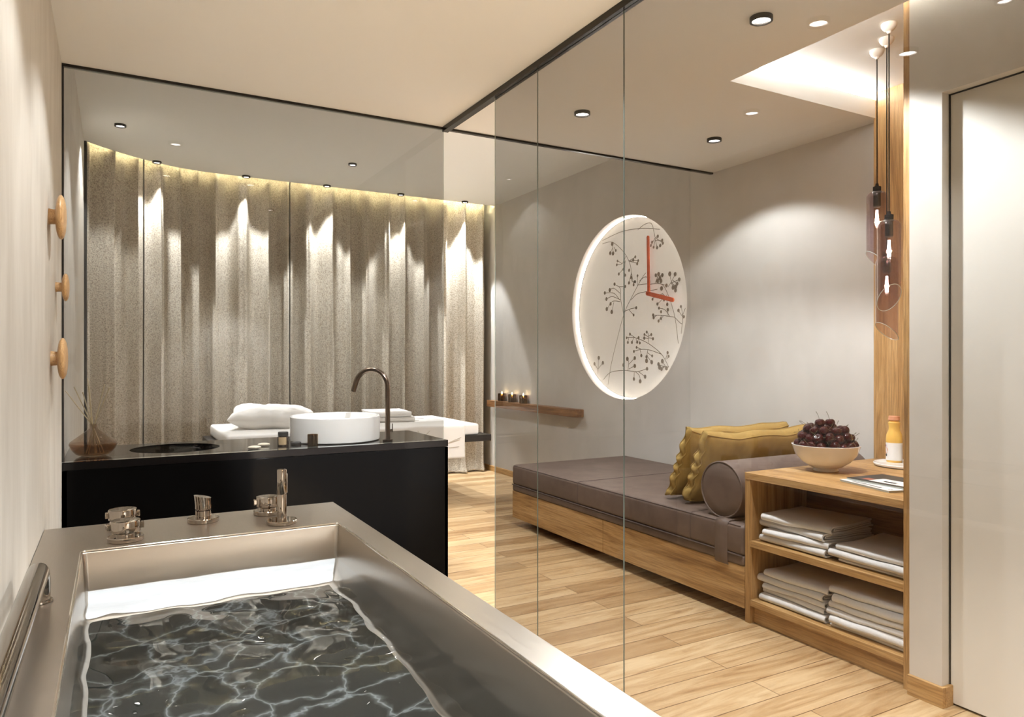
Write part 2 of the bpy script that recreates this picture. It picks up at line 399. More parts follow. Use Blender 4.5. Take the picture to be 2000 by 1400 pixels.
# black ceiling tracks
struct('trim_3', box(1.652, 1.688, -1.4, 3.82, 2.572, ZC), M['black_metal'], bevel=.001)
struct('trim_4', box(LX, RX, YG-.012, YG+.012, 2.588, ZC+.001), M['black_metal'])
struct('trim_5', box(LX, LX+.008, YG-.008, YG+.008, .802, 2.588), M['black_gap'])
struct('gap_shade_strip', box(LX, LX+.02, 6.60, 6.66, 0, 3.1), M['black_gap'])  # dark strip painted in for the shaded gap beside the curtain

# ------------------------------------------------------------------ glass partitions
def pane(name, x0,x1,y0,y1,z0,z1, label, cat, group=None, side='glass_side'):
    mb = MB(); mb.box(x0,x1,y0,y1,z0,z1)
    thin = 0 if (x1-x0) < (y1-y0) else 1
    big = {0: (3, 5), 1: (2, 4)}[thin]
    mb.mi = [0 if i in big else 1 for i in range(6)]
    o = mb.build(name, None, mats=[M['pane'], M[side]], flat=True)
    return tag(o, label, cat, group)
GX0, GX1 = 1.668, 1.672
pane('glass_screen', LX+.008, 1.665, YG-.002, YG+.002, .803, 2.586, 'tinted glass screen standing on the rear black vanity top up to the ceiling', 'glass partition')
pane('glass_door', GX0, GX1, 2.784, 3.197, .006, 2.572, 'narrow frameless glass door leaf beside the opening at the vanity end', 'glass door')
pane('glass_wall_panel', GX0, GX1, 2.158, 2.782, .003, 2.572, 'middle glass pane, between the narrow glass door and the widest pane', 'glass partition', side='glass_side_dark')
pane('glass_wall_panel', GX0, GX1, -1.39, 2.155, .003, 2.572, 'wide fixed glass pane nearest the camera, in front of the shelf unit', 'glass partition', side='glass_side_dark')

# ------------------------------------------------------------------ downlights
def downlight(x, y, z, label, energy, size=100, blend=.35, r=.042, group='round ceiling downlights', color=WARM, rad=.025):
    e = empty('ceiling_spotlight', (x, y, z), label, 'ceiling light', group)
    MB().lathe([(r*.80, .0), (r*.80, -.014), (r*.84, -.018), (r*1.04, -.016), (r*1.05, 0)], 32, cap0=False, cap1=False).build('trim_ring', M['black_metal'], e)
    MB().lathe([(.001, -.008), (r*.8, -.008)], 32, cap0=False, cap1=False).build('lens', M['lens'], e)
    light('spot_lamp', 'SPOT', (0, 0, -.02), energy, color, e, size=size, blend=blend, radius=rad)
    return e
downlight(2.21, 1.99, ZC, 'large ceiling spotlight nearest the bright ceiling recess', 84, 125, .25)
downlight(2.215, 3.224, ZC, 'ceiling spotlight in the lower ceiling left of the others, above the daybed foot', 66, 125, .25)
downlight(3.183, 3.228, ZC, 'ceiling spotlight casting the bright arc on the wall above the cushions', 27, 125, .25)
CL = ['leftmost of the row of spotlights along the curtain', 'second spotlight from the left along the curtain', 'middle spotlight of the row along the curtain, above the white basin',
      'fourth spotlight from the left along the curtain', 'rightmost of the row of spotlights along the curtain']
for (x, y), l in zip(((.33,6.99),(1.09,7.138),(1.85,7.14),(2.62,7.14),(3.36,7.145)), CL):
    downlight(x, y, ZH, l, 100, 52, .25, .036)
downlight(.043, 6.02, ZH, 'lone ceiling spotlight at far left above the reed diffuser', 36, 110, .3, .038)
downlight(1.843, 6.24, ZH, 'ceiling spotlight above the massage table, away from the curtain', 42, 110, .3, .036)
BATHL = []
for (x, y) in ((.335,2.77),(.335,1.90),(.91,1.90),(.335,.5),(.91,.5)):  # the last two are added lamps, out of view, for more light
    BATHL.append(downlight(x, y, ZC, 'ceiling spotlight above the steel bathtub (the last two are added, out of view)', {2.77: 15, 1.90: 16}.get(y, 16) if x < .5 else 30, 110, .4, .042, 'spotlights over the bathtub, last two added'))
for (x, y) in ((1.22,1.0),(1.22,.1),(1.22,-.8)):  # lamps added so light bouncing off the floor brightens the ceiling
    downlight(x, y, ZC, 'added ceiling spotlight, out of view above the aisle between bathtub and glass wall', 245, 78, .4, .042, 'added spotlights over the aisle')
for (x, y) in ((.30,4.35),(1.12,4.32)):  # unseen lamps added to brighten the basin and vanity top
    downlight(x, y, ZH, 'added ceiling spotlight above the black vanity, hidden by the ceiling edge', 45, 80, .4, .036, 'added spotlights over the vanity')
for c_ in BATHL[2].children:   # the second row spotlight is turned towards the white basin
    if c_.type == 'LIGHT': c_.rotation_euler = aim((.2, 2.12, -1.74)); c_.data.energy = 480; c_.data.spot_size = radians(30); c_.data.spot_blend = .6
for (x, y) in ((2.2,.6),(2.2,-.7)):  # unseen lamps added to light the entrance side
    downlight(x, y, ZC, 'added ceiling spotlight, out of view in front of the entrance door', 22, 120, .3, .042, 'added spotlights by the entrance door')

# ------------------------------------------------------------------ bathtub
TZ = .697
TX0, TX1, TY0, TY1 = LX+.002, .768, .30, 2.87
IX0, IX1, IY0, IY1 = -.084, .684, .66, 2.482
tub = empty('bathtub', (TX0, TY0, 0), 'built-in brushed steel bathtub filled with water below the left wall', 'bathtub')
T0 = Vector((-TX0, -TY0, 0))
def rrect(x0,x1,y0,y1,r,n=8, near=None):
    pts = []
    for cx, cy, a0, rr in ((x1,y1,0,r),(x0,y1,pi/2,r),(x0,y0,pi,near or r),(x1,y0,3*pi/2,near or r)):
        sx = -1 if cx == x1 else 1; sy = -1 if cy == y1 else 1
        for k in range(n+1):
            a = a0+pi/2*k/n
            pts.append((cx+sx*rr+rr*cos(a), cy+sy*rr+rr*sin(a)))
    return pts
FZ = .31
LAY = [  # inset, z, near corner radius
    (0, TZ, .16), (.0025, TZ-.0015, .16), (.004, TZ-.005, .16), (.010, TZ-.11, .155), (.012, FZ+.02, .15), (.020, FZ+.004, .15), (.03, FZ, .15)]
rings = []
for ins, z, nr in LAY:
    rings.append([(x, y, z) for x, y in rrect(IX0+ins, IX1-ins, IY0+ins*1.2, IY1-ins, .012, 8, nr)])
n = len(rings[0]); mb = MB(); vs = [Vector(p)+T0 for rg in rings for p in rg]
fs = [(i*n+(k+1)%n, i*n+k, (i+1)*n+k, (i+1)*n+(k+1)%n) for i in range(len(rings)-1) for k in range(n)]
mb.add(vs, fs)
basin = mb.build('basin', M['steel'], tub, recalc=False, sharp=50)
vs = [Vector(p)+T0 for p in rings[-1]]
bfloor = MB().add(vs, [tuple(range(n))]).build('basin_floor', M['tub_floor_caustics'], tub, recalc=False, flat=True)
bfloor.cycles.is_caustics_receiver = True; basin.cycles.is_caustics_receiver = True
MB().box(IX0+.018, IX1-.018, IY1-.0155, IY1-.0135, FZ+.004, .574).build('added_glow_panel', M['added_glow_panel'], tub, T0)
# rim deck
inner = rings[0]
mb = MB(); outer = []
cx, cy = (IX0+IX1)/2, (IY0+IY1)/2
for (x, y, z) in inner:
    # project outwards to the deck rectangle, snapping the corners
    dx = 0 if IX0+.2 < x < IX1-.2 else (1 if x > cx else -1); dy = 1 if y > cy else -1
    ox = x if dx == 0 else (TX1 if dx > 0 else TX0); oy = TY1 if dy > 0 else TY0
    outer.append((ox, oy))
nn = len(inner)
# corners of inner loop: index blocks of 9 for each corner; use straightforward fans
blk = 9; C = [(TX1, TY1), (TX0, TY1), (TX0, TY0), (TX1, TY0)]
vs = [Vector(p)+T0 for p in inner]+[Vector((x, y, TZ))+T0 for x, y in C]
fs = []
for c in range(4):
    for k in range(blk-1):
        i = c*blk+k; fs.append((i, i+1, nn+c))
    a = c*blk+blk-1; b_ = ((c+1) % 4)*blk; fs.append((a, b_, nn+(c+1) % 4, nn+c))
# outer apron
vs += [Vector((x, y, 0.0))+T0 for x, y in C]
for c in range(4): fs.append((nn+c, nn+(c+1) % 4, nn+4+(c+1) % 4, nn+4+c))
mb.add(vs, fs)
mb.build('deck', M['steel'], tub, sharp=30, bevel=.0015)
# inner-edge bead of the rim
MB().tube([tuple(Vector(p)+T0+Vector((0,0,.0008))) for p in inner]+[tuple(Vector(inner[0])+T0+Vector((0,0,.0008)))], .0036, 10, caps=False).build('rim_bead', M['bead'], tub)
WZ = .585
def wave(x, y):
    return .0042*fbm(x*4.5+1, y*3.5)+.0034*fbm(x*10+3+.3*sin(7*y), y*8)+.0005*fbm(x*19, y*19)
wi = rrect(IX0+.0095, IX1-.0095, IY0+.012, IY1-.0095, .012, 8, .155)
mb = MB()
def wfn(a, b):
    x = IX0+.0095+(IX1-IX0-.019)*a; y = IY0+.14+(IY1-IY0-.1495)*b
    return (x, y, WZ+wave(x, y))
mb.grid(wfn, 150, 300)
def wfn2(a, b):
    y = IY0+.013+(.127)*b; q = min(1, b*1.0); ins = .0095+.145*(1-sqrt(max(0, 1-(1-b)**2)))
    x = IX0+ins+(IX1-IX0-2*ins)*a
    return (x, y, WZ+wave(x, y))
mb.grid(wfn2, 150, 16)
water = mb.build('bath_water', M['water'], recalc=False, sharp=180)
BATHL.append(downlight(.46, 1.45, ZC, 'added narrow beam ceiling spotlight straight above the bath water', 110, 38, .4, .030, None, NEUT, .012))  # lamp added above the tub to throw caustics through the water
water.cycles.is_caustics_caster = True
for e_ in BATHL:
    for c_ in e_.children:
        if c_.type == 'LIGHT': c_.data.cycles.is_caustics_light = True
tag(water, 'clear rippled water filling the steel bathtub', 'water')
# taps on the far rim
def tap_mat(): return M['chrome']
def tap(x, y, label, kind):
    e = empty('bath_tap' if kind != 'spout' else 'bath_spout', (x, y, TZ), label, 'tap')
    MB().lathe([(.050, 0), (.052, .002), (.052, .013), (.050, .0155), (.020, .016)], 40).build('base_plate', M['chrome'], e)
    if kind == 'knob':
        MB().lathe([(.027, .014), (.027, .026), (.036, .028)], 40, cap0=False).build('neck', M['chrome'], e)
        MB().lathe([(.036, .026), (.043, .030), (.044, .060), (.042, .064), (.030, .0655), (0.001, .0655)], 40, cap1=False).build('handle', M['chrome'], e)
        MB().box(-.052, -.040, -.009, .009, .036, .056).build('lever', M['chrome'], e, bevel=.002)
        MB().box(.040, .052, -.009, .009, .036, .056).build('lever', M['chrome'], e, bevel=.002)
    if kind == 'spout':
        MB().lathe([(.026, .014), (.026, .040), (.022, .042), (.022, .046)], 40, cap0=False).build('neck', M['chrome'], e)
        mb = MB()
        def f(a, b):
            q = 2*pi*a; rr = .027
            z = .046+.042*b
            x, y_ = rr*cos(q), rr*sin(q)
            if b > .3: z += -.22*x*(b-.3)/.7; x -= .004*(b-.3)/.7*(1 if x < 0 else .2)
            return (x, y_, z)
        mb.grid(f, 40, 8, closeu=True)
        mb.add([f(k/40, 1) for k in range(40)], [tuple(range(40))])
        mb.build('spout_head', M['chrome'], e)
    return e
tap(.033, 2.578, 'squat chrome tap knob at the left of the tub rim, nearer the water', 'knob')
tap(.027, 2.775, 'squat chrome tap knob at the left rear of the tub rim, half hidden by another', 'knob')
tap(.276, 2.745, 'small slanted chrome spout in the middle of the tub rim', 'spout')
tap(.500, 2.767, 'squat chrome tap knob behind the hand shower on the tub rim', 'knob')
e = empty('hand_shower', (.5125, 2.585, TZ), 'upright slim chrome hand shower on the right of the tub rim', 'shower')
MB().lathe([(.050, 0), (.052, .002), (.052, .011), (.050, .0135), (.016, .014)], 40).build('base_plate', M['chrome'], e)
MB().lathe([(.0165, .012), (.0165, .098), (.0155, .100), (.0155, .102), (.0165, .104), (.0165, .184), (.0150, .187), (.001, .187)], 32, cap1=False).build('handset', M['chrome'], e)
MB().box(.0150, .0185, -.006, .006, .105, .172).build('spray_face', M['steel'], e, bevel=.001)

# grab rail on the left rim
e = empty('grab_rail', (-.153, 2.02, TZ), 'polished tubular grab rail on the left rim of the bathtub', 'grab rail')
pth = [(0, 0, 0), (0, 0, .035)]
for k in range(9):
    a = pi/2*k/8; pth.append((0, -.045*(1-cos(a)), .035+.045*sin(a)))
pth += [(0, -.30, .08), (0, -.9, .08)]
for k in range(9):
    a = pi/2*k/8; pth.append((0, -1.16-.045*sin(a), .08-.045*(1-cos(a))))
pth.append((0, -1.205, 0))
MB().tube(pth, .0225, 24).build('rail_tube', M['bar'], e)
for yy in (0, -1.205):
    MB().lathe([(.026, 0), (.028, .002), (.027, .006), (.0225, .007)], 32, c=(0, yy, 0)).build('rail_flange', M['bar'], e)

# ------------------------------------------------------------------ wall knobs
def knob(y, z, r, label):
    e = empty('wall_hook', (LX, y, z), label, 'wall hook', 'round wooden wall hooks')
    R = Matrix.Rotation(pi/2, 3, 'Y')
    MB().lathe([(r*.36, 0), (r*.34, .01), (r*.33, .024)], 32, M=R).build('peg', M['beech'], e)
    t = .017*min(1.0, r/.07)
    pr = [(.001, .021)]+[(r*sin(pi*k/14)**.75, .021+t-t*cos(pi*k/14)) for k in range(1, 14)]+[(.001, .021+2*t)]
    MB().lathe(pr, 40, M=R, cap0=False, cap1=False).build('disc', M['beech'], e)
knob(3.08, 1.782, .080, 'topmost of three round wooden wall hooks on the left wall')
knob(3.43, 1.558, .056, 'smallest round wooden wall hook, middle one on the left wall')
knob(3.175, 1.270, .077, 'lowest of three round wooden wall hooks, just above the reeds')

# ------------------------------------------------------------------ vanity
VZ = .80
va = empty('vanity_counter', (0, 0, 0), 'glossy black vanity counter standing between tub and curtain', 'vanity')
SX, SY, SR = .285, 4.17, .215
# countertop with round sink cut-out
mb = MB(); vx0, vx1, vy0, vy1 = LX+.001, 1.69, YG-.008, 4.46
ang = sorted(set([2*pi*k/64 for k in range(64)]+[atan2(yy-SY, xx-SX) % (2*pi) for xx in (vx0, .78) for yy in (vy0, vy1)]))
def sqv(a):
    c, s_ = cos(a), sin(a); ts = []
    if c > 1e-6: ts.append((.78-SX)/c)
    if c < -1e-6: ts.append((vx0-SX)/c)
    if s_ > 1e-6: ts.append((vy1-SY)/s_)
    if s_ < -1e-6: ts.append((vy0-SY)/s_)
    t = min(ts); return SX+t*c, SY+t*s_
n = len(ang)
vs = [(SX+SR*cos(a), SY+SR*sin(a), VZ) for a in ang]+[(*sqv(a), VZ) for a in ang]+[(SX+SR*cos(a), SY+SR*sin(a), VZ-.035) for a in ang]
mb.add(vs, [(k, (k+1)%n, n+(k+1)%n, n+k) for k in range(n)]+[(k, (k+1)%n, 2*n+(k+1)%n, 2*n+k) for k in range(n)])
Z0 = VZ-.036
P = [(vx0,vy0),(.78,vy0),(vx1,vy0),(vx1,vy1),(.78,vy1),(vx0,vy1)]
vs = [(x,y,VZ) for x,y in P]+[(x,y,Z0) for x,y in P]
mb.add(vs, [(1,2,3,4)]+[(i,(i+1)%6,6+(i+1)%6,6+i) for i in range(6)])
mb.build('countertop', M['vanity_top'], va, recalc=False, flat=True)
mb = MB().box(vx0, vx1, vy0, vy0+.02, .0, Z0-.003).box(vx1-.02, vx1, vy0, vy1, 0, Z0-.003).box(vx0, vx1, vy1-.02, vy1, 0, Z0-.003).box(vx0, vx0+.02, vy0, vy1, 0, Z0-.003)
mb.build('cabinet_body', M['vanity'], va, bevel=.0008)
pr = [(SR, VZ-.034), (SR*.98, VZ-.06), (SR*.8, VZ-.12), (SR*.4, VZ-.15), (.022, VZ-.155)]
MB().lathe(pr, 48, c=(SX, SY, 0), cap0=False).build('sink_bowl', M['vanity_top'], va, recalc=False)
# vessel basin
e = empty('vessel_basin', (1.125, 4.15, VZ), 'round white vessel basin on the black vanity top', 'basin')
R0, H0 = .253, .142
pr = [(.001, 0), (R0-.012, 0), (R0-.002, .006), (R0, .02), (R0, H0-.004), (R0-.004, H0), (R0-.010, H0), (R0-.014, H0-.004), (R0-.016, .03), (R0-.04, .014), (.03, .010), (.001, .010)]
MB().lathe(pr, 72, cap0=False, cap1=False).build('bowl', M['ceramic'], e)
MB().lathe([(.028, .010), (.030, .013), (.001, .015)], 24, cap1=False).build('drain', M['chrome'], e)
# tall bronze faucet
e = empty('basin_faucet', (1.362, 3.925, VZ), 'tall bronze swan neck faucet arching over the white basin', 'faucet')
MB().lathe([(.027, 0), (.028, .002), (.028, .012), (.020, .014)], 32).build('base', M['bronze'], e)
dirv = Vector((-.76, .65, 0)).normalized(); Rr = .098; hz = .308
pth = [(0, 0, .01), (0, 0, .15), (0, 0, hz)]
for k in range(1, 17):
    a = pi*.93*k/16; q = dirv*(Rr-Rr*cos(a)); pth.append((q.x, q.y, hz+Rr*sin(a)))
l = Vector(pth[-1])-Vector(pth[-2]); l.normalize(); pth.append(tuple(Vector(pth[-1])+l*.05))
MB().tube(pth, .0145, 20).build('spout_tube', M['bronze'], e)
MB().box(.012, .030, -.004, .004, .055, .068).box(.026, .030, -.005, .005, .05, .10).build('lever', M['bronze'], e, bevel=.0015)
# reed diffuser
e = empty('reed_diffuser', (-.086, 4.03, VZ), 'squat amber glass reed diffuser on the left end of the black vanity', 'reed diffuser')
pr = [(.001, .001), (.050, .001), (.072, .010), (.096, .036), (.1035, .058), (.098, .070), (.030, .122), (.0165, .134), (.0165, .152), (.019, .154)]
MB().lathe(pr, 48, cap0=False, cap1=False).build('bottle', M['amber'], e)
pr = [(.001, .006), (.048, .006), (.069, .014), (.092, .036), (.0995, .056), (.098, .062), (.001, .062)]
MB().lathe(pr, 48, cap0=False, cap1=False).build('scented_oil', M['amber_liquid'], e)
for dx, dz in ((-.128, .315), (-.083, .335), (-.028, .33), (-.040, .31), (-.028, .375), (.058, .345), (.088, .33), (-.020, .335)):
    rx = random.uniform(-.035, .035); k = .152/dz
    # keep the reeds within the neck, foot leaning the other way inside the bottle
    f = Vector((-dx*.35, -rx*.35, .012)); t = Vector((dx*CT+rx*.3, -dx*ST*.6+rx, dz))
    nx = .006*(1 if dx > 0 else -1)
    MB().tube([f, (nx*.5, rx*.1, .145), t], .0027, 6).build('reed', M['reed'], e)
# small things on the vanity
def pebble(x, y, sx, label):
    e = MB().grid(lambda a, b: (sx*sin(pi*b)*cos(2*pi*a), sx*.62*sin(pi*b)*sin(2*pi*a), .009-.009*cos(pi*b)), 24, 12, closeu=True).build('soap_stone', M['stone'], loc=(x, y, VZ))
    tag(e, label, 'soap', 'small soap pebbles on the vanity'); e.rotation_euler.z = -.2
pebble(.640, 3.925, .034, 'cream oval soap pebble on the black vanity, nearer of two')
pebble(.705, 4.03, .032, 'cream oval soap pebble on the black vanity, farther of two')
e = empty('amber_bottle', (.800, 4.00, VZ), 'small dark bottle with kraft label between soap pebbles and white basin', 'bottle')
MB().lathe([(.001,0),(.028,0),(.0295,.003),(.0295,.048),(.024,.053)], 32, cap0=False, cap1=False).build('body', M['dark_bottle'], e)
MB().lathe([(.024,.053),(.027,.054),(.027,.073),(.025,.075),(.001,.075)], 32, cap0=False, cap1=False).build('cap', M['black_gap'], e)
mb = MB().grid(lambda a, b: (.0300*cos(3.6+1.5*a), .0300*sin(3.6+1.5*a), .008+.040*b), 14, 2); mb.build('paper_label', M['kraft'], e)
e = MB().lathe([(.001,0),(.027,0),(.028,.002),(.028,.011),(.026,.013),(.001,.013)], 32, cap0=False, cap1=False).build('jar_lid', M['black_gap'], loc=(.872, 4.02, VZ))
tag(e, 'flat black jar lid lying beside the small dark bottle', 'lid')
e = MB().lathe([(.001,.006),(.022,.006),(.024,.010),(.0265,.062),(.028,.062),(.0275,.001),(.025,0),(.001,0)], 32, cap0=False, cap1=False).build('tumbler', M['candle_glass'], loc=(.938, 3.915, VZ))
tag(e, 'small dark bronze tumbler in front of the white basin', 'tumbler')

# ------------------------------------------------------------------ curtains
CP = [(-.26, 6.66), (-.12, 6.765), (.02, 6.895), (.16, 7.015), (.33, 7.125), (.52, 7.21), (.75, 7.26), (1.0, 7.28), (1.6, 7.29), (3.70, 7.30)]
def resample(P, step):
    out = [Vector(P[0])]; 
    L = [0]
    for a, b in zip(P, P[1:]): L.append(L[-1]+(Vector(b)-Vector(a)).length)
    n = int(L[-1]/step); res = []
    for i in range(n+1):
        s_ = L[-1]*i/n; k = max(j for j in range(len(L)) if L[j] <= s_+1e-9); k = min(k, len(P)-2)
        t = (s_-L[k])/(L[k+1]-L[k]); res.append((s_, Vector(P[k]).lerp(Vector(P[k+1]), t)))
    return res
PP = resample(CP, .008)
folds = []  # irregular fold phases
ss = 0; ph = 0; PH = []
for s_, p in PP:
    wl = .21+.09*fbm(s_*1.3, 5.1)+.09*fbm(s_*3.7, 9.2)
    ph += 2*pi*(s_-ss)/wl; ss = s_; PH.append(ph)
zs = [0.012, .03, .08, .15, .3, .5, .75, 1.0, 1.3, 1.6, 1.9, 2.2, 2.5, 2.75, 2.9, 3.0, 3.09]
def curtain(s0, s1, label):
    idx = [i for i, (s_, p) in enumerate(PP) if s0 <= s_ <= s1]
    mb = MB(); vs = []
    for i in idx:
        s_, p = PP[i]; a = PP[max(i-1,0)][1]; b = PP[min(i+1,len(PP)-1)][1]; t = (b-a).normalized(); nrm = Vector((t.y, -t.x))
        for z in zs:
            amp = .045+.018*fbm(s_*2.1, 1.7)+.010*(1-z/3)
            q = PH[i]+.35*fbm(s_*1.5, z*.9, 3)
            o = sin(q); o = math.copysign(abs(o)**.75, o)
            off = amp*o + .012*sin(2.3*q+1)+.008*fbm(s_*7, z*.8, 7)
            sl = .014*cos(q)*1.2
            pud = 0
            if z < .1: pud = (.1-z)*.5*(1+fbm(s_*6, 2)); 
            pp = p+nrm*(off+pud)+t*sl
            vs.append((pp.x, pp.y, z+(.006*fbm(s_*20, 3) if z < .05 else 0)))
    nz = len(zs)
    mb.add(vs, [(i*nz+j, (i+1)*nz+j, (i+1)*nz+j+1, i*nz+j+1) for i in range(len(idx)-1) for j in range(nz-1)])
    o = mb.build('linen_curtain', M['curtain'], recalc=False, sharp=180)
    md = o.modifiers.new('solid', 'SOLIDIFY'); md.thickness = .003
    return tag(o, label, 'curtain', 'floor length linen curtains')
LT = PP[-1][0]
curtain(0, .66, 'oatmeal linen curtain rounding the far left corner by the dark gap')
curtain(.667, 1.98, 'oatmeal linen curtain hanging behind the reeds and the white pillow')
curtain(1.986, LT, 'widest oatmeal linen curtain, hanging behind the basin and at the right wall')

# ------------------------------------------------------------------ massage table
mt = empty('massage_table', (.74, 5.76, 0), 'low massage table with black frame in front of the curtains', 'massage table')
MB().box(-.06, 2.22, -.02, 1.08, .535, .592).build('frame', M['wenge'], mt, bevel=.003)
MB().box(.35, 1.25, .25, .85, 0, .535).build('pedestal', M['wenge'], mt, bevel=.003)
def soft_box(x0,x1,y0,y1,z0,z1,r=.03,ns=5, wob=.003, seed=0):
    """rounded cushion-like box as one closed mesh"""
    bm = bmesh.new(); bmesh.ops.create_cube(bm, size=1)
    for v in bm.verts: v.co = Vector(((x0+x1)/2+v.co.x*(x1-x0), (y0+y1)/2+v.co.y*(y1-y0), (z0+z1)/2+v.co.z*(z1-z0)))
    bmesh.ops.bevel(bm, geom=bm.edges[:]+bm.verts[:], offset=r, segments=ns, affect='EDGES', profile=.5)
    mb = MB(); bm.verts.index_update(); mb.add([v.co[:] for v in bm.verts], [[v.index for v in f.verts] for f in bm.faces]); bm.free(); return mb
soft_box(0, 2.11, 0, 1.06, .592, .692, .022).build('pad', M['white_matte'], mt)
# cloth over the table
def cloth_fn(a, b):
    x = .90+1.05*a; s_ = b*1.18
    top = .80
    if s_ < top: y, z = .86-s_, .697
    else:
        q = s_-top
        if q < .10: y, z = .06-q-.0, .697-.0*q
        else: y, z = -.040-.004, .697-(q-.10)
        if q >= .04 and q < .10: z = .697-((q-.04)**2)*3
    y_min = -.030
    if s_ >= top+.09: y = -.032-.012*sin(x*7)*min(1, (s_-top)*2)-.006*fbm(x*9, s_*2); z = .690-(s_-top-.09)
    elif s_ > top: z = .697-.007*((s_-top)/.09)**2; y = .86-s_
    z += .003*fbm(x*14, s_*14) if s_ < top else 0
    x += .01*fbm(s_*3, 1)*(a-.5)*2
    return (x, y, z+.002)
mb = MB().grid(cloth_fn, 50, 70)
cl = mb.build('printed_cloth', M['white_matte'], loc=(.74, 5.76, 0), recalc=False, sharp=180)
md = cl.modifiers.new('solid', 'SOLIDIFY'); md.thickness = .003; md.offset = 1
tag(cl, 'white cloth printed with fine grey branches, draped over the massage table', 'cloth')
def on_cloth(x, b, off=.006):
    p = Vector(cloth_fn((x-.13-.90)/1.05, .78+(b-.72)*.78 if b > .7 else b)); return (p.x, p.y-off, p.z) if b > .7 else (p.x, p.y, p.z+off)
for pts in ([(1.60,.98),(1.75,.93),(1.9,.90),(2.05,.89)], [(1.55,.90),(1.72,.88),(1.9,.86),(2.06,.82)], [(1.66,.99),(1.82,.90),(1.95,.84),(2.06,.80)], [(1.66,.86),(1.70,.78),(1.76,.72)], [(1.70,.80),(1.66,.75),(1.64,.72)],
            [(1.2,.1),(1.5,.15),(1.8,.12),(2.0,.2)], [(1.5,.15),(1.6,.3),(1.9,.35)], [(1.1,.3),(1.4,.35),(1.75,.5)], [(1.3,.33),(1.35,.2),(1.5,.1)]):
    P3 = []
    for (xa, ba), (xb, bb) in zip(pts, pts[1:]):
        for k in range(6): P3.append(on_cloth(xa+(xb-xa)*k/6, ba+(bb-ba)*k/6))
    MB().tube(P3, .0022, 5).build('branch_print', M['branch_pale'], cl)
# pillow
def pillow_mesh(w, h, t, seed=0, fl=.0):
    mb = MB(); nu, nv = 44, 36; vs = []
    for side in (1, -1):
        for i in range(nu):
            for j in range(nv):
                a, b = 2*i/(nu-1)-1, 2*j/(nv-1)-1
                px = w/2*a*(1-.07*(1-abs(b))**1.5*abs(a)); py = h/2*b*(1-.09*(1-abs(a))**1.5*abs(b))
                e_ = max(0, (1-a**6)*(1-b**6)); th = t/2*e_**.5*(.55+.45*((1-a*a)*(1-b*b))**.5)
                wr_ = .016*fbm(px*7+seed, py*7, side)-.030*abs(fbm(px*5+py*7+seed, py*5-px*3, 2))+.012*abs(fbm(px*14+seed, py*11, 5))
                vs.append((px, py, side*(th+.0015)+wr_*min(1, e_*1.2)))
    g = nu*nv; fs = []
    for i in range(nu-1):
        for j in range(nv-1):
            a = i*nv+j; fs.append((a, a+nv, a+nv+1, a+1)); fs.append((g+a, g+a+1, g+a+nv+1, g+a+nv))
    per = [i*nv for i in range(nu)]+[(nu-1)*nv+j for j in range(1, nv)]+[i*nv+nv-1 for i in range(nu-2, -1, -1)]+[j for j in range(nv-2, 0, -1)]
    for k in range(len(per)):
        a, b = per[k], per[(k+1) % len(per)]; fs.append((b, a, g+a, g+b))
    mb.add(vs, fs); return mb
p = pillow_mesh(.66, .48, .17, 3).build('bed_pillow', M['white_matte'], loc=(1.17, 6.30, .785), sharp=180)
p.rotation_euler = (radians(8), radians(4), radians(-14))
tag(p, 'crumpled white pillow at the left end of the massage table', 'pillow')

# ------------------------------------------------------------------ folded towels
def ribbon(mb, path, t, y0, y1, ny, dz, dxy):
    P = [Vector((x, 0, z)) for x, z in path]; n = len(P); vs = []
    for j in range(ny):
        y = y0+(y1-y0)*j/(ny-1)
        for side in (.5, -.5):
            for i in range(n):
                tg = (P[min(i+1,n-1)]-P[max(i-1,0)]).normalized(); nr = Vector((-tg.z, 0, tg.x))
                q = P[i]+nr*t*side
                vs.append((q.x+dxy(q.x, y), y, q.z+dz(q.x, y, q.z)))
    fs = []
    for j in range(ny-1):
        for s_ in (0, 1):
            for i in range(n-1):
                a = (j*2+s_)*n+i; b = ((j+1)*2+s_)*n+i
                fs.append((a, a+1, b+1, b) if s_ else (a, b, b+1, a+1))
        for i in (0, n-1):
            a = (j*2)*n+i; b = (j*2+1)*n+i; c = ((j+1)*2)*n+i; d = ((j+1)*2+1)*n+i
            fs.append((a, b, d, c) if i else (a, c, d, b))
    for j in (0, ny-1):
        for i in range(n-1):
            a = (j*2)*n+i; b = (j*2+1)*n+i
            fs.append((a, b, b+1, a+1) if j else (a, a+1, b+1, b))
    mb.add(vs, fs)
def wavef(q, i, sag):
    return (lambda x, y: (sag*fbm(x*6+q, y*5+q*.7+i*.35)+.0022*fbm(x*16, y*14+q))*min(1, i*.6) if i else 0)
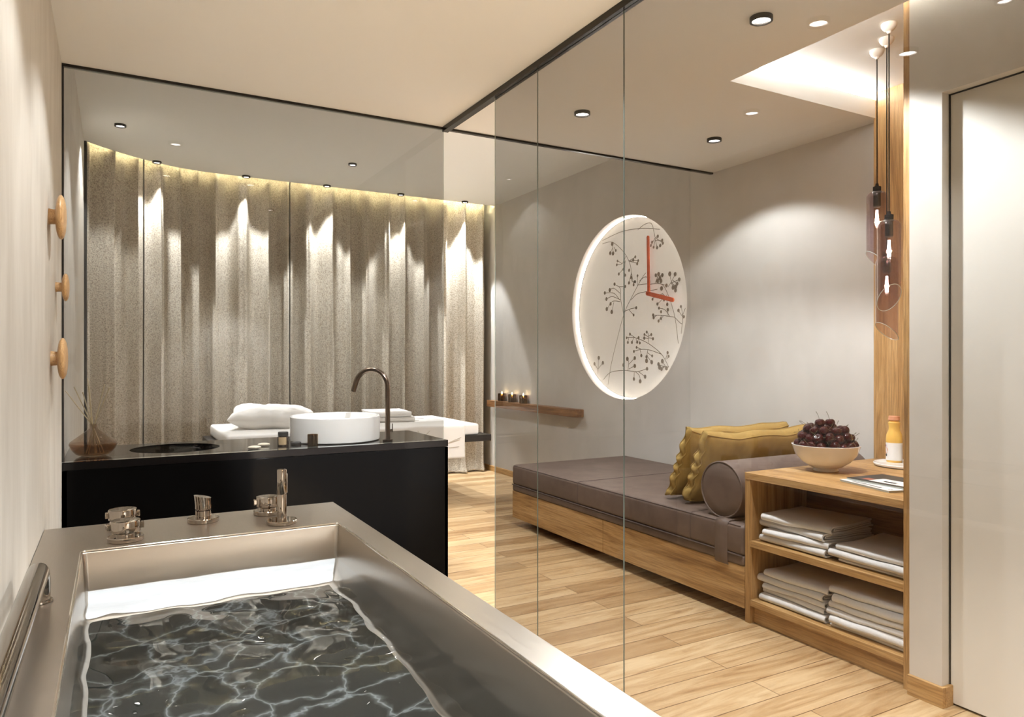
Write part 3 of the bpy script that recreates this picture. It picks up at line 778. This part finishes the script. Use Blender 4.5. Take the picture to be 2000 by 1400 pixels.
def towel_mesh(W, D, H, seed, sag=.008, q=0, lv=0):
    """folded towel: fold edge at -x, D deep along x, W wide along y, H tall"""
    rnd = random.Random(seed); t = H/4.3; mb = MB()
    def U(zb, zt, x0, L1, L2):
        zc, r = (zb+zt)/2, (zt-zb)/2; pts = [(L1-(L1-x0-r)*k/9, zb) for k in range(10)]
        for k in range(1, 8):
            a = pi*k/8; pts.append((x0+r-r*sin(a)*1.25, zc-r*cos(a)))
        pts += [(x0+r+(L2-x0-r)*k/9, zt) for k in range(10)]; return pts
    s1, s2 = rnd.uniform(0, 50), rnd.uniform(0, 50)
    f0, f1 = wavef(q, lv, sag), wavef(q, lv+1, sag)
    def dz(x, y, z):
        k = min(1, max(0, (z-.0)/H)); 
        return f0(x, y)*(1-k)+f1(x, y)*k
    def dxy(x, y): return .010*fbm(y*4+s2, s1)
    ribbon(mb, U(t*.5, H-t*.5, 0, D, D-rnd.uniform(0, .02)), t*.86, 0, W, 14, dz, dxy)
    ribbon(mb, U(t*1.62, H-t*1.62, t*(2.2+1.8*rnd.random()), D-.01, D-.015), t*.70, .004, W-.004, 14, dz, dxy)
    return mb
PL = ['lowest', 'second from the bottom', 'third from the bottom', 'fourth from the bottom', 'fifth from the bottom', 'topmost']
def stack(x, y, z, W, D, hs, where, rots, grp, mat='towel', seed=0, shift=None):
    n = len(hs)
    for i, h in enumerate(hs):
        pos = 'topmost' if i == n-1 else PL[i]
        o = towel_mesh(W*(1-.04*((i*7+seed) % 3)), D*(1-.03*((i*5+seed) % 3)), h, seed*10+i, q=seed*3.3, lv=i).build('folded_towel', M[mat], sharp=60, recalc=True)
        dx, dy = shift[i] if shift else (0, 0)
        o.location = (x+dx, y+dy, z+.0005); o.rotation_euler.z = radians(rots[i])
        tag(o, '%s folded towel, %s' % (pos, where) if mat == 'towel' else '%s %s' % (pos, where), 'towel', grp); z += h
SH = 2.70
stack(SH+.012, 2.085, .400, .375, .34, [.034, .030, .036, .034], 'of the stack at left on the middle shelf', [0, 3, -4, 5], 'grey white towels on the oak shelves', seed=1,
      shift=[(0,0),(.004,-.01),(.0,.012),(.02,-.015)])
stack(SH+.012, 1.712, .400, .345, .33, [.014, .032, .030], 'of the stack at right on the middle shelf', [0, 0, 1], 'grey white towels on the oak shelves', seed=2,
      shift=[(.012,.0),(0,.015),(.012,-.004)])
stack(SH+.010, 2.095, .115, .365, .33, [.032, .028, .026, .034, .032], 'of the stack at left on the bottom shelf', [0, -3, 2, -1, 0], 'grey white towels on the oak shelves', seed=3,
      shift=[(.0,-.01),(.006,.006),(.01,0),(0,.008),(.004,-.02)])
stack(SH+.004, 1.712, .115, .365, .33, [.014, .036, .028, .030, .036, .032], 'of the stack at right on the bottom shelf', [0, 0, 1, -1, 0, 1], 'grey white towels on the oak shelves', seed=4,
      shift=[(.014,.0),(0,.012),(.01,0),(.006,.008),(.0,-.003),(.014,-.01)])
# towels on the massage table
for i, (dx, dy, rz, lb) in enumerate(((0, 0, 80, 'lower of two folded white towels on the massage table'), (.03, .01, 84, 'upper of two folded white towels on the massage table'))):
    o = towel_mesh(.36, .46, .045, 60+i, .004, 1.0, i).build('folded_towel', M['white_matte'], sharp=60)
    o.location = (2.38-dx, 6.12+dy, .702+.046*i); o.rotation_euler.z = radians(rz)
    tag(o, lb, 'towel', 'white towels on the massage table')

# ------------------------------------------------------------------ oak ledge and candles
o = box(RX-.10, RX, 5.44, 7.20, .735, .805).build('wall_ledge', M['oak_dark'], bevel=.002)
tag(o, 'narrow rustic oak ledge fixed to the right wall past the clock', 'wall shelf')
for (yy, lb) in ((6.93, 'leftmost candle in mirrored brown glass on the oak ledge, nearest the curtain'), (6.70, 'middle candle in mirrored brown glass on the oak ledge'), (6.46, 'rightmost candle in mirrored brown glass on the oak ledge')):
    e = empty('glass_candle', (RX-.052, yy, .805), lb, 'candle', 'candles on the oak ledge')
    MB().lathe([(.001,.008),(.036,.008),(.038,.012),(.040,.085),(.043,.085),(.043,.004),(.040,0),(.001,0)], 32, cap0=False, cap1=False).build('holder', M['candle_glass'], e)
    MB().lathe([(.001,.009),(.036,.009),(.037,.055),(.001,.053)], 28, cap0=False, cap1=False).build('wax', M['wax'], e)
    MB().tube([(0,0,.053),(0,.001,.066)], .0012, 6).build('wick', M['cord'], e)
    MB().lathe([(.0005,.064),(.006,.072),(.007,.080),(.004,.095),(.0005,.108)], 12, cap0=False, cap1=False).build('flame', M['flame'], e)

# ------------------------------------------------------------------ clock
ck = empty('wall_clock', (RX+ND, NY, NZ), 'huge round recessed wall clock with glowing rim, branch print and orange hands', 'clock')
XF = RX+ND-.012
def loc2(u, v, X=XF): y, z = on_x_plane(u, v, X); return (X-(RX+ND), y-NY, z-NZ)
MB().lathe([(.001, 0), (.762, 0), (.762, .010)], 96, M=Matrix.Rotation(-pi/2, 3, 'Y'), cap0=False, cap1=False).build('clock_face', M['clock_face'], ck)
bpy.data.objects['clock_face'].location.x = -.011
mb = MB(); vs = []
mb.grid(lambda a, b: (-.013-.007*b, (NR-.003)*cos(2*pi*a), (NR-.003)*sin(2*pi*a)), 96, 2, closeu=True)
mb.grid(lambda a, b: (-.013-.0*b, (NR-.003-.006*b)*cos(2*pi*a), (NR-.003-.006*b)*sin(2*pi*a)), 96, 2, closeu=True)
mb.build('glowing_ring', M['led'], ck)
def clip(p):
    r_ = sqrt(p[1]**2+p[2]**2); return r_ < .757
CROP = .3214
def pc(x, y): return loc2(1050+x*CROP, 380+y*CROP)
def curve(pts, n=7):
    out = []
    Q = [pts[0]]+pts+[pts[-1]]
    for i in range(1, len(Q)-2):
        p0, p1, p2, p3 = [Vector(q) for q in Q[i-1:i+3]]
        for k in range(n):
            t = k/n; out.append(.5*((2*p1)+(p2-p0)*t+(2*p0-5*p1+4*p2-p3)*t*t+(3*p1-p0-3*p2+p3)*t**3))
    out.append(Vector(pts[-1])); return out
branches = [
 [(435,1155),(452,1040),(485,900),(530,730),(580,620),(640,510),(665,475)],
 [(530,730),(512,640),(508,570),(470,545)], [(508,600),(470,570),(445,580)], [(510,640),(460,620),(425,635)], [(508,650),(460,650),(430,695)], [(500,560),(540,558)], [(505,640),(470,600),(415,598)], [(470,655),(457,712)],
 [(535,710),(570,695),(606,688)], [(560,698),(590,732)], [(575,640),(610,605),(665,590),(735,575)],
 [(612,550),(614,493)], [(612,550),(650,545),(690,540)], [(625,525),(660,500),(684,512)],
 [(400,300),(460,290),(530,350),(570,430),(578,520),(600,530)], [(460,295),(465,355)], [(462,325),(448,355)], [(470,320),(482,340)], [(560,405),(600,380)], [(560,405),(618,400)], [(565,405),(612,418)], [(545,370),(520,420),(488,425)], [(540,400),(525,450),(500,483)], [(540,400),(535,470),(540,490)], [(575,480),(562,535)], [(575,470),(590,545)], [(520,420),(492,402)],
 [(400,280),(520,225),(650,205),(750,212)], [(615,215),(660,180),(700,180),(720,260)], [(720,265),(695,310)], [(720,265),(733,322)], [(722,262),(768,295)], [(722,270),(712,322)], [(722,262),(738,255)], [(725,280),(762,278)],
 [(690,545),(760,545),(800,610),(840,740),(862,905)], [(760,545),(790,552)], [(720,540),(742,485)], [(742,545),(745,500),(765,490)], [(745,520),(725,490)], [(800,560),(820,530),(843,485)], [(815,540),(868,515)], [(820,535),(810,482)], [(820,535),(848,560)], [(820,540),(845,580)], [(830,520),(850,540)],
 [(780,610),(760,640),(735,665)], [(770,600),(700,632)], [(790,610),(795,665)], [(840,745),(770,735),(705,733)], [(810,740),(780,700),(745,690)], [(800,735),(798,700)], [(760,735),(742,768)], [(770,738),(757,755)], [(730,735),(712,745)], [(840,745),(886,785),(885,710),(878,680)], [(886,740),(863,704)], [(887,735),(905,690)], [(886,785),(880,845)],
 [(804,1048),(760,970),(680,905),(600,870),(545,868)], [(590,870),(580,898)], [(600,870),(568,848)], [(620,880),(628,902)], [(605,875),(612,898)], [(560,870),(555,898)], [(680,900),(680,850),(670,835)], [(680,875),(655,870)], [(682,870),(708,875)], [(680,860),(698,850)], [(680,865),(657,850)],
 [(760,970),(690,945),(640,940),(592,952)], [(640,940),(608,928)], [(630,945),(637,978)], [(675,945),(670,985)], [(675,960),(703,982)], [(675,975),(670,1010)], [(675,985),(700,1018)],
 [(804,1048),(760,1040),(742,1030)], [(780,1045),(760,1060)], [(785,1045),(765,1012)], [(785,1000),(797,960)], [(790,1000),(803,985)], [(775,1045),(752,1055)],
 [(405,1125),(450,1080),(530,1068),(610,1075),(670,1058)], [(530,1068),(528,1035)], [(555,1070),(560,1020),(552,998)], [(560,1060),(597,1040)], [(562,1030),(597,992)], [(595,1075),(592,1120)], [(600,1075),(625,1100),(630,1134)], [(620,1075),(660,1106)],
 [(372,1090),(374,1050),(378,992)], [(373,1060),(403,1022)], [(372,1060),(352,1028)]]
tips = [(474,544),(445,580),(425,635),(415,598),(427,695),(540,558),(450,664),(457,713),(606,688),(590,732),(614,493),(465,358),(448,356),(482,340),(460,300),(600,379),(618,402),(612,420),(588,398),(488,427),(492,404),(500,483),(540,490),(527,455),(562,537),(590,548),(600,530),(575,505),(563,460),(596,530),
 (695,310),(733,323),(768,296),(712,320),(737,254),(764,278),(702,290),(752,310),(742,484),(765,490),(725,490),(756,525),(735,525),(790,553),(760,570),(843,484),(868,516),(810,482),(846,560),(845,582),(855,542),(830,565),(735,665),(705,636),(795,667),(770,615),(745,690),(798,700),(709,732),(742,768),(757,754),(712,748),(757,712),(878,680),(863,704),(895,742),(684,505),(684,530),(750,508),(775,640),
 (548,870),(580,898),(568,848),(628,902),(612,896),(555,898),(670,835),(655,872),(708,876),(698,850),(656,850),(620,870),(592,953),(608,928),(637,978),(668,985),(703,980),(669,1010),(700,1018),(742,1030),(760,1060),(765,1012),(797,960),(803,982),(748,1050),(790,1055),
 (528,1035),(552,998),(597,1041),(597,993),(592,1120),(630,1134),(660,1106),(672,1058),(378,992),(403,1022),(352,1028)]
mb = MB()
for br in branches:
    P3 = [Vector(pc(*q)) for q in br]; C3 = [p_ for p_ in curve(P3) if clip(p_)]
    if len(C3) < 2: continue
    hw = .0028; vs = []
    for i, p_ in enumerate(C3):
        t = (C3[min(i+1, len(C3)-1)]-C3[max(i-1, 0)]); t.x = 0
        if t.length < 1e-6: t = Vector((0,1,0))
        t.normalize(); nr = Vector((0, -t.z, t.y))
        vs += [p_+nr*hw, p_-nr*hw]
    vs = [(-.0235, v.y, v.z) for v in vs]
    mb.add(vs, [(2*i, 2*i+1, 2*i+3, 2*i+2) for i in range(len(C3)-1)])
for k, q in enumerate(tips):
    p_ = pc(*q)
    if not clip(p_): continue
    big = q[0] < 480 or q[1] > 985 or (480 < q[1] < 600 and q[0] > 660)
    r_ = .0165 if big else .0125; r_ *= (.9+.25*((k*37) % 10)/10)
    mb.add([(-.0238, p_[1]+r_*cos(a*pi/7), p_[2]+r_*1.05*sin(a*pi/7)) for a in range(14)], [tuple(range(14))])
mb.build('branch_print', M['branch'], ck, recalc=False, flat=True)
XH = XF-.035
hub = loc2(1266, 573, XH); top = loc2(1264.5, 463, XH); rt = loc2(1315, 585.5, XH)
def hand(name, a, b, w_, x):
    a, b = Vector(a), Vector(b); t = (b-a).normalized(); nr = Vector((0, -t.z, t.y)); mb = MB(); P = []
    for k in range(9): an = pi*k/8; P.append(a+(-t*sin(an)+nr*cos(an))*w_)
    P.append(b-nr*w_); 
    for k in range(1, 8): an = pi*k/8; P.append(b+(t*sin(an)-nr*cos(an))*w_)
    P.append(b+nr*w_)
    n_ = len(P); vs = [(x, p_.y, p_.z) for p_ in P]+[(x+.012, p_.y, p_.z) for p_ in P]
    mb.add(vs, [tuple(range(n_)), tuple(range(n_, 2*n_))[::-1]]+[(i, n_+i, n_+(i+1)%n_, (i+1)%n_) for i in range(n_)])
    return mb.build(name, M['orange'], ck, bevel=.002)
hand('minute_hand', hub, top, .013, hub[0]); hand('hour_hand', hub, rt, .017, hub[0]-.014)
MB().tube([(-.02, hub[1], hub[2]), (hub[0]-.018, hub[1], hub[2])], .010, 16).build('spindle', M['orange'], ck)

# ------------------------------------------------------------------ daybed
BX0, BX1, BY0, BY1 = 2.668, RX-.004, 2.506, 4.82
db = empty('daybed', (0, 0, 0), 'long low oak daybed base with drawers floating above the floor', 'daybed')
MB().box(BX0+.022, BX1, BY0, BY1, .06, .264).build('carcass', M['oak_y'], db, bevel=.001)
MB().box(BX0, BX0+.021, BY0, 3.656, .061, .263).build('drawer_front', M['oak_y'], db, bevel=.0015)
MB().box(BX0, BX0+.021, 3.660, BY1, .061, .263).build('drawer_front', M['oak_y'], db, bevel=.0015)
MB().box(BX0+.13, BX1, BY0+.02, BY1-.08, 0, .06).build('plinth', M['black_gap'], db)
mtt = empty('daybed_mattress', (0, 0, .265), 'taupe leather mattress lying on the oak daybed base', 'mattress')
soft_box(BX0-.004, BX1, BY0+.002, BY1-.004, 0, .046, .010, 3).build('lower_band', M['leather'], mtt)
soft_box(BX0-.006, BX1, BY0+.002, BY1, .046, .195, .022, 4).build('upholstery', M['leather'], mtt)
xa, xb, ya, yb = BX0-.004, BX1, BY0+.004, BY1-.002
MB().tube([(xa+.004, ya+.02, .189), (xa+.004, yb-.02, .189), (xa+.03, yb-.004, .190), (xb, yb-.004, .190)], .0032, 6).build('piping', M['piping'], mtt)
MB().tube([(xa-.002, ya+.005, .047), (xa-.002, yb-.004, .047), (xb, yb+.001, .047)], .004, 6).build('piping', M['piping'], mtt)
MB().tube([(xa-.0018, 2.874, .05), (xa-.0018, 2.874, .178), (xa+.006, 2.874, .1935), (xa+.02, 2.874, .1955), (xb, 2.874, .1955)], .0022, 6).build('seam', M['piping'], mtt)
MB().tube([(xa-.0018, 3.93, .05), (xa-.0018, 3.93, .178), (xa+.006, 3.93, .1935), (xa+.02, 3.93, .1955), (xb, 3.93, .1955)], .0022, 6).build('seam', M['piping'], mtt)
# bolster
bo = empty('bolster', (2.705, 2.695, .461), 'round taupe leather bolster lying against the shelf unit', 'bolster')
BR = .143; Mx = Matrix.Rotation(pi/2, 3, 'Y')
pr = [(.001, -.004), (BR*.6, -.003), (BR-.012, .0), (BR-.003, .006), (BR, .016), (BR, 1.0), (BR-.01, 1.012), (.001, 1.014)]
MB().lathe(pr, 56, c=(0, 0, BR), M=Mx, cap0=False, cap1=False).build('roll', M['leather'], bo)
MB().tube([(.002, (BR-.003)*cos(2*pi*k/48), BR+(BR-.003)*sin(2*pi*k/48)) for k in range(49)], .0045, 8, caps=False).build('piping', M['leather'], bo)
# strap: from under the bolster over the mattress edge
sp = [(.10, .002), (.01, .004), (-.030, .003), (-.045, -.006), (-.0475, -.03), (-.0490, -.15), (-.0490, -.205), (-.038, -.213)]
mb = MB(); vs = []
for x, z in sp:
    vs += [(x, -.085, z), (x, -.002, z)]
mb.add(vs, [(2*i, 2*i+1, 2*i+3, 2*i+2) for i in range(len(sp)-1)])
so = mb.build('strap', M['leather'], bo, sharp=180)
md = so.modifiers.new('solid', 'SOLIDIFY'); md.thickness = .006; md.offset = 0
so.location = (.005, 0, 0)
# cushions
def cushion(label, x0, x1, yb_, yt, zb, zt, T, seed):
    w_, h_ = x1-x0, sqrt((yt-yb_)**2+(zt-zb)**2)
    nu, nv, ng = 90, 44, 5; mb = MB(); vs = []
    def side(a, b, s_):
        px, pz = w_/2*a, h_/2*b
        e_ = ((1-a**8)*(1-b**4)); th = T/2*(.62+.55*max(0, e_)**.6)
        k = .006*fbm(px*10+seed, pz*10, s_)
        # gathered ends
        ed = max(0, abs(a)-.78)/.22
        ruf = ed*ed*.007*sin(pz*78+seed+1.5*sin(pz*19)+s_*.5)
        pxx = px*(1-.05*(1-b*b)*0)+ (ruf*.8*(1 if a > 0 else -1))
        pz2 = pz + (.006*sin(a*7+seed)*b) + .022*abs(a)**5*max(0, b)**3
        return Vector((pxx, s_*(th+k-ed*.012)+ruf*.5, pz2))
    for s_ in (1, -1):
        for i in range(nu):
            for j in range(nv): vs.append(side(2*i/(nu-1)-1, 2*j/(nv-1)-1, s_))
    g = nu*nv; fs = []
    for i in range(nu-1):
        for j in range(nv-1):
            a = i*nv+j; fs.append((a, a+1, a+nv+1, a+nv)); fs.append((g+a, g+a+nv, g+a+nv+1, g+a+1))
    per = [i*nv for i in range(nu)]+[(nu-1)*nv+j for j in range(1, nv)]+[i*nv+nv-1 for i in range(nu-2, -1, -1)]+[j for j in range(nv-2, 0, -1)]
    prev = per; base = len(vs); rowsv = [per]
    for r_ in range(1, ng):
        row = []
        for kk, idx in enumerate(per):
            p0, p1 = vs[idx], vs[g+idx]; t = r_/ng; q = p0.lerp(p1, t)
            out = Vector((q.x/(w_/2), 0, q.z/(h_/2))); 
            c_ = Vector((0,0,0)); m_ = max(abs(out.x), abs(out.z))
            dirn = Vector((math.copysign(1, out.x) if abs(out.x) >= m_-.02 else 0, 0, math.copysign(1, out.z) if abs(out.z) >= m_-.02 else 0))
            bul = .012*sin(pi*t)
            if abs(dirn.x) > 0: bul += .010*sin(q.z*85+seed+t*3.0+1.2*sin(q.z*23))*sin(pi*t)+.006*fbm(q.z*40, t*3, seed)
            q = q+dirn*bul; vs.append(q); row.append(len(vs)-1)
        rowsv.append(row)
    rowsv.append([g+i for i in per])
    for ra, rb in zip(rowsv, rowsv[1:]):
        for k in range(len(per)):
            k2 = (k+1) % len(per); fs.append((ra[k], ra[k2], rb[k2], rb[k]))
    mb.add(vs, fs)
    e = empty('cushion', ((x0+x1)/2, (yb_+yt)/2, (zb+zt)/2), label, 'cushion', 'mustard cushions on the daybed')
    tilt = atan2(yt-yb_, zt-zb); e.rotation_euler = (-tilt, 0, 0)
    mb.build('cover', M['mustard'], e, sharp=180)
    # welt piping round both faces
    for s_ in (0, g):
        MB().tube([vs[i+s_]+Vector((0, .002 if s_ == 0 else -.002, 0)) for i in per+per[:1]], .0042, 6, caps=False).build('piping', M['mustard'], e)
    e.location.z += .0
    return e
cushion('mustard cushion leaning directly against the bolster', 2.79, 3.60, 3.045, 2.90, .495, .845, .105, 1.3)
cushion('mustard cushion farther from the bolster, leaning on the other cushion', 2.80, 3.58, 3.195, 3.04, .495, .86, .100, 4.1)

# ------------------------------------------------------------------ shelf unit
su = empty('shelf_unit', (2.668, 1.70, 0), 'open oak shelf unit with towels, next to the daybed', 'shelf unit')
MB().box(0, 1.02, .772, .802, 0, .72).build('side_panel', M['oak_z'], su, bevel=.001)
MB().box(-.002, 1.02, .001, .802, .690, .722).build('top_board', M['oak_y'], su, bevel=.001)
MB().box(.001, 1.0, .002, .771, .368, .398).build('shelf_board', M['oak_y'], su, bevel=.001)
MB().box(.001, 1.0, .002, .771, .085, .115).build('shelf_board', M['oak_y'], su, bevel=.001)
MB().box(.028, .045, .002, .771, 0, .084).build('plinth', M['oak_y'], su, bevel=.001)
MB().box(.40, .415, .002, .771, .115, .368).box(.40, .415, .002, .771, .398, .690).build('back_panel', M['oak_dark'], su)
# bowl
BT = .722
bw = empty('fruit_bowl', (3.05, 2.345, BT), 'white footed bowl full of cherries on the shelf unit', 'bowl')
pr = [(.001, 0), (.058, 0), (.060, .004), (.054, .014), (.075, .022), (.110, .045), (.140, .080), (.156, .125), (.1575, .128), (.1545, .129), (.150, .122), (.134, .080), (.104, .050), (.06, .030), (.001, .026)]
MB().lathe(pr, 64, cap0=False, cap1=False).build('bowl_shell', M['ceramic'], bw)
def cherry_thing():
    e = empty('cherry', (0,0,0), '', 'cherry')
    r_ = .0236; pr = []
    for k in range(1, 18):
        a = pi*k/18; rr = r_*sin(a)*1.03; z = -r_*cos(a)*.94
        if a > 2.3: z -= .010*((a-2.3)/.84)**2
        pr.append((rr, z))
    pr = [(.0004, -r_*.94)]+pr+[(.0004, pr[-1][1]-.001)]
    MB().lathe(pr, 24, cap0=False, cap1=False).build('fruit', M['cherry'], e)
    MB().tube([(0,0,.010), (.001,.0,.020), (.005,.001,.038), (.013,.004,.056)], [.0011,.0009,.0009,.0014], 6).build('stalk', M['cherry_stem'], e)
    return e
ch0 = cherry_thing(); first = True
spots = []
for n_, rr, z in ((16, .124, .131), (11, .080, .128), (5, .034, .128), (14, .102, .156), (8, .060, .160), (3, .022, .158), (9, .066, .182), (5, .030, .190)):
    for k in range(n_):
        a = 2*pi*k/n_+z*40+random.uniform(-.1, .1)
        spots.append((rr*cos(a)+random.uniform(-.003,.003), rr*sin(a)+random.uniform(-.003,.003), z+random.uniform(-.004,.004), 0))
cr, cf = Vector((CT, -ST, 0)), Vector((ST, CT, 0))
spots.append((*(cr*-.032-cf*.012)[:2], .222, 1)); spots.append((*(cr*.020+cf*.0)[:2], .226, 2))
P_ = [Vector(q[:3]) for q in spots]
for it in range(80):
    for i in range(len(P_)):
        for j in range(i+1, len(P_)):
            dv_ = P_[i]-P_[j]; L_ = dv_.length
            if 1e-6 < L_ < .0466:
                mv = dv_.normalized()*(.0466-L_)*.5; P_[i] += mv; P_[j] -= mv
    for q in P_:
        rm = .126+.30*max(0, min(.03, q.z-.128)) if q.z < .16 else .130
        rr_ = sqrt(q.x*q.x+q.y*q.y)
        if rr_ > rm: q.x *= rm/rr_; q.y *= rm/rr_
        q.z = min(max(q.z, .112), .235)
spots = [(q.x, q.y, q.z, k_[3]) for q, k_ in zip(P_, spots)]
for (x, y, z, k) in spots:
    o = ch0 if first else copy_tree(ch0); first = False
    o.location = (3.05+x, 2.345+y, BT+z)
    if k: o.rotation_euler = (random.uniform(-.2,.2), random.uniform(-.2,.2), k*1.3)
    else: o.rotation_euler = (random.uniform(-1.3,1.3), random.uniform(-1.3,1.3), random.uniform(0, 6.28))
    o['label'] = {0: 'glossy dark red cherry heaped in the white bowl', 1: 'left one of the two cherries at the very top of the heap', 2: 'right one of the two cherries at the very top of the heap'}[k]
    if k: 
        if 'group' in o: del o['group']
    else: o['group'] = 'cherries heaped in the white bowl'
# tray and juice bottles
o = MB().lathe([(.001,0),(.135,0),(.150,.006),(.153,.014),(.150,.018),(.145,.016),(.138,.010),(.001,.008)], 64, cap0=False, cap1=False).build('serving_tray', M['ceramic'], loc=(3.525, 2.235, BT))
tag(o, 'round white tray under the juice bottles at the back of the shelf unit', 'tray')
def bottle(x, y, juice, label, col2):
    e = empty('juice_bottle', (x, y, BT+.0085), label, 'bottle')
    pr = [(.001,.0),(.034,.0),(.0365,.004),(.0365,.085),(.038,.095),(.0395,.115),(.036,.145),(.027,.165),(.0255,.182),(.0275,.196),(.029,.206),(.022,.212),(.022,.222)]
    MB().lathe(pr, 40, cap0=False).build('bottle_body', M[juice], e)
    MB().lathe([(.024,.217),(.0285,.220),(.0285,.226),(.0265,.229),(.0265,.238),(.025,.240),(.001,.240)], 40, cap0=True, cap1=False).build('cap', M['cap'], e)
    MB().lathe([(.0385,.012),(.0388,.013),(.0390,.100),(.0388,.102)], 48, cap0=False, cap1=False).build('paper_label', M['label'], e)
    # fruit picture on the label
    for (a0, z, rr, mt_) in col2:
        mb = MB()
        mb.add([(.0394*cos(a0+rr*cos(q*pi/8)/.0394), .0394*sin(a0+rr*cos(q*pi/8)/.0394), z+rr*sin(q*pi/8)) for q in range(16)], [tuple(range(16))])
        mb.build('label_print', M[mt_], e, recalc=False, flat=True)
    return e
# angle facing camera about 180+57 deg; left limb of the bottle as seen about 150 deg
fc = atan2(-2.3, -3.5)
bottle(3.56, 2.325, 'juice', 'orange juice bottle with salmon cap and white label on the tray', [(fc-1.25, .062, .016, 'fruit'), (fc-1.15, .038, .007, 'ink'), (fc-1.3, .086, .006, 'magenta')])
bottle(3.555, 2.222, 'juice_pale', 'pale green juice bottle mostly hidden behind the oak upright', [(fc-.95, .050, .016, 'fruit'), (fc-.75, .040, .010, 'juice'), (fc-.9, .080, .011, 'magenta'), (fc-.9, .080, .007, 'label')])
# magazines
def magazine(x, y, z, rz, label, marks, cov):
    e = empty('magazine', (x, y, z), label, 'magazine', rz=radians(rz))
    MB().box(0, .225, 0, .295, 0, .0075).build('pages', M['paper_edge'], e, bevel=.0008)
    MB().box(-.001, .226, -.001, .296, .0076, .0086).build('cover', M[cov], e)
    for (x0, x1, y0, y1, mt_) in marks:
        MB().add([(x0,y0,.0089),(x1,y0,.0089),(x1,y1,.0089),(x0,y1,.0089)], [(0,1,2,3)]).build('cover_print', M[mt_], e, flat=True)
magazine(2.765, 1.828, BT, -15.5, 'white magazine with black bars, under the other magazine', [(.012+.0, .030, .07+.022*k, .083+.022*k, 'ink') for k in range(8)]+[(.030, .040, .02, .028, 'ink'), (.014, .022, .015, .026, 'ink')], 'label')
magazine(2.84, 1.80, BT+.009, -5, 'dark magazine lying on top with a white and rust picture', [(.02, .115, .03, .20, 'label'), (.03, .075, .205, .245, 'rust'), (.15, .19, .06, .13, 'label'), (.045, .065, .09, .15, 'branch_pale')], 'ink')

# ------------------------------------------------------------------ pendants
def pendant(x, y, ztop, L, label, cut):
    RC = 2.74
    e = empty('pendant_lamp', (x, y, RC), label, 'pendant lamp', 'smoked glass pendant lamps')
    MB().lathe([(.001,0),(.030,0),(.032,-.004),(.031,-.014),(.022,-.028),(.010,-.034),(.007,-.044),(.001,-.045)], 32, cap0=False, cap1=False).build('canopy', M['canopy'], e)
    MB().tube([(0,0,-.04),(0,0,ztop-RC+.03)], .0026, 8).build('cord', M['cord'], e)
    z = ztop-RC
    MB().lathe([(.001,.036),(.006,.034),(.008,.022),(.018,.018),(.018,.0),(.020,-.002),(.020,-.008),(.001,-.008)], 24, c=(0,0,z), cap0=False, cap1=False).build('lamp_cap', M['cord'], e)
    MB().lathe([(.001,-.008),(.016,-.008),(.0165,-.075),(.012,-.080),(.001,-.080)], 24, c=(0,0,z), cap0=False, cap1=False).build('socket', M['cord'], e)
    # glass tube with slanted cut
    Rg = .0475; ca, sl = cut
    prof = [(.018,-.003)]+[(Rg-.030*(1-sin(pi/2*k/6)), -.033+.030*cos(pi/2*k/6)) for k in range(1, 7)]
    mb = MB(); nn_ = 48; rows = []
    def pt(kk, i):
        a = 2*pi*kk/nn_
        if i < len(prof): r_, zz = prof[i]; return (r_*cos(a), r_*sin(a), z+zz)
        t = (i-len(prof)+1)/10; zb = -L+sl*cos(a-ca)
        return (Rg*cos(a), Rg*sin(a), z-.033+(zb+.033)*t)
    ni = len(prof)+10
    mb.add([pt(k, i) for k in range(nn_) for i in range(ni)], [(k*ni+i, ((k+1)%nn_)*ni+i, ((k+1)%nn_)*ni+i+1, k*ni+i+1) for k in range(nn_) for i in range(ni-1)])
    g = mb.build('glass_shade', M['pendant'], e, sharp=180)
    MB().tube([pt(k % nn_, ni-1) for k in range(nn_+1)], .0013, 6, caps=False).build('rim_edge', M['glass_side'], e)
    b_ = MB().lathe([(.012,-.080),(.013,-.09),(.0155,-.11),(.0155,-.17),(.010,-.185),(.001,-.190)], 24, c=(0,0,z), cap0=False, cap1=False).build('bulb', M['bulb'], e)
    for q in range(4):
        a = q*pi/2+.4
        MB().tube([(.004*cos(a),.004*sin(a),z-.092),(.006*cos(a),.006*sin(a),z-.165)], .0011, 5).build('filament', M['filament'], b_)
    light('bulb_light', 'POINT', (0,0,z-.13), .9, (1,.75,.5), e, radius=.012)
fa = atan2(-CT, -ST)  # towards the camera
pendant(3.186, 2.167, CAMZ+.800, .335, 'highest hung smoked glass pendant, left of the other two', (fa+pi/2*1.0+pi, .045))
pendant(2.98, 1.97, CAMZ+.612, .345, 'middle height smoked glass pendant, in front with its slanted mouth showing', (fa, .055))
pendant(3.106, 2.064, CAMZ+.470, .345, 'lowest hung smoked glass pendant, behind the middle one', (fa+pi/2*1.1+pi, .04))
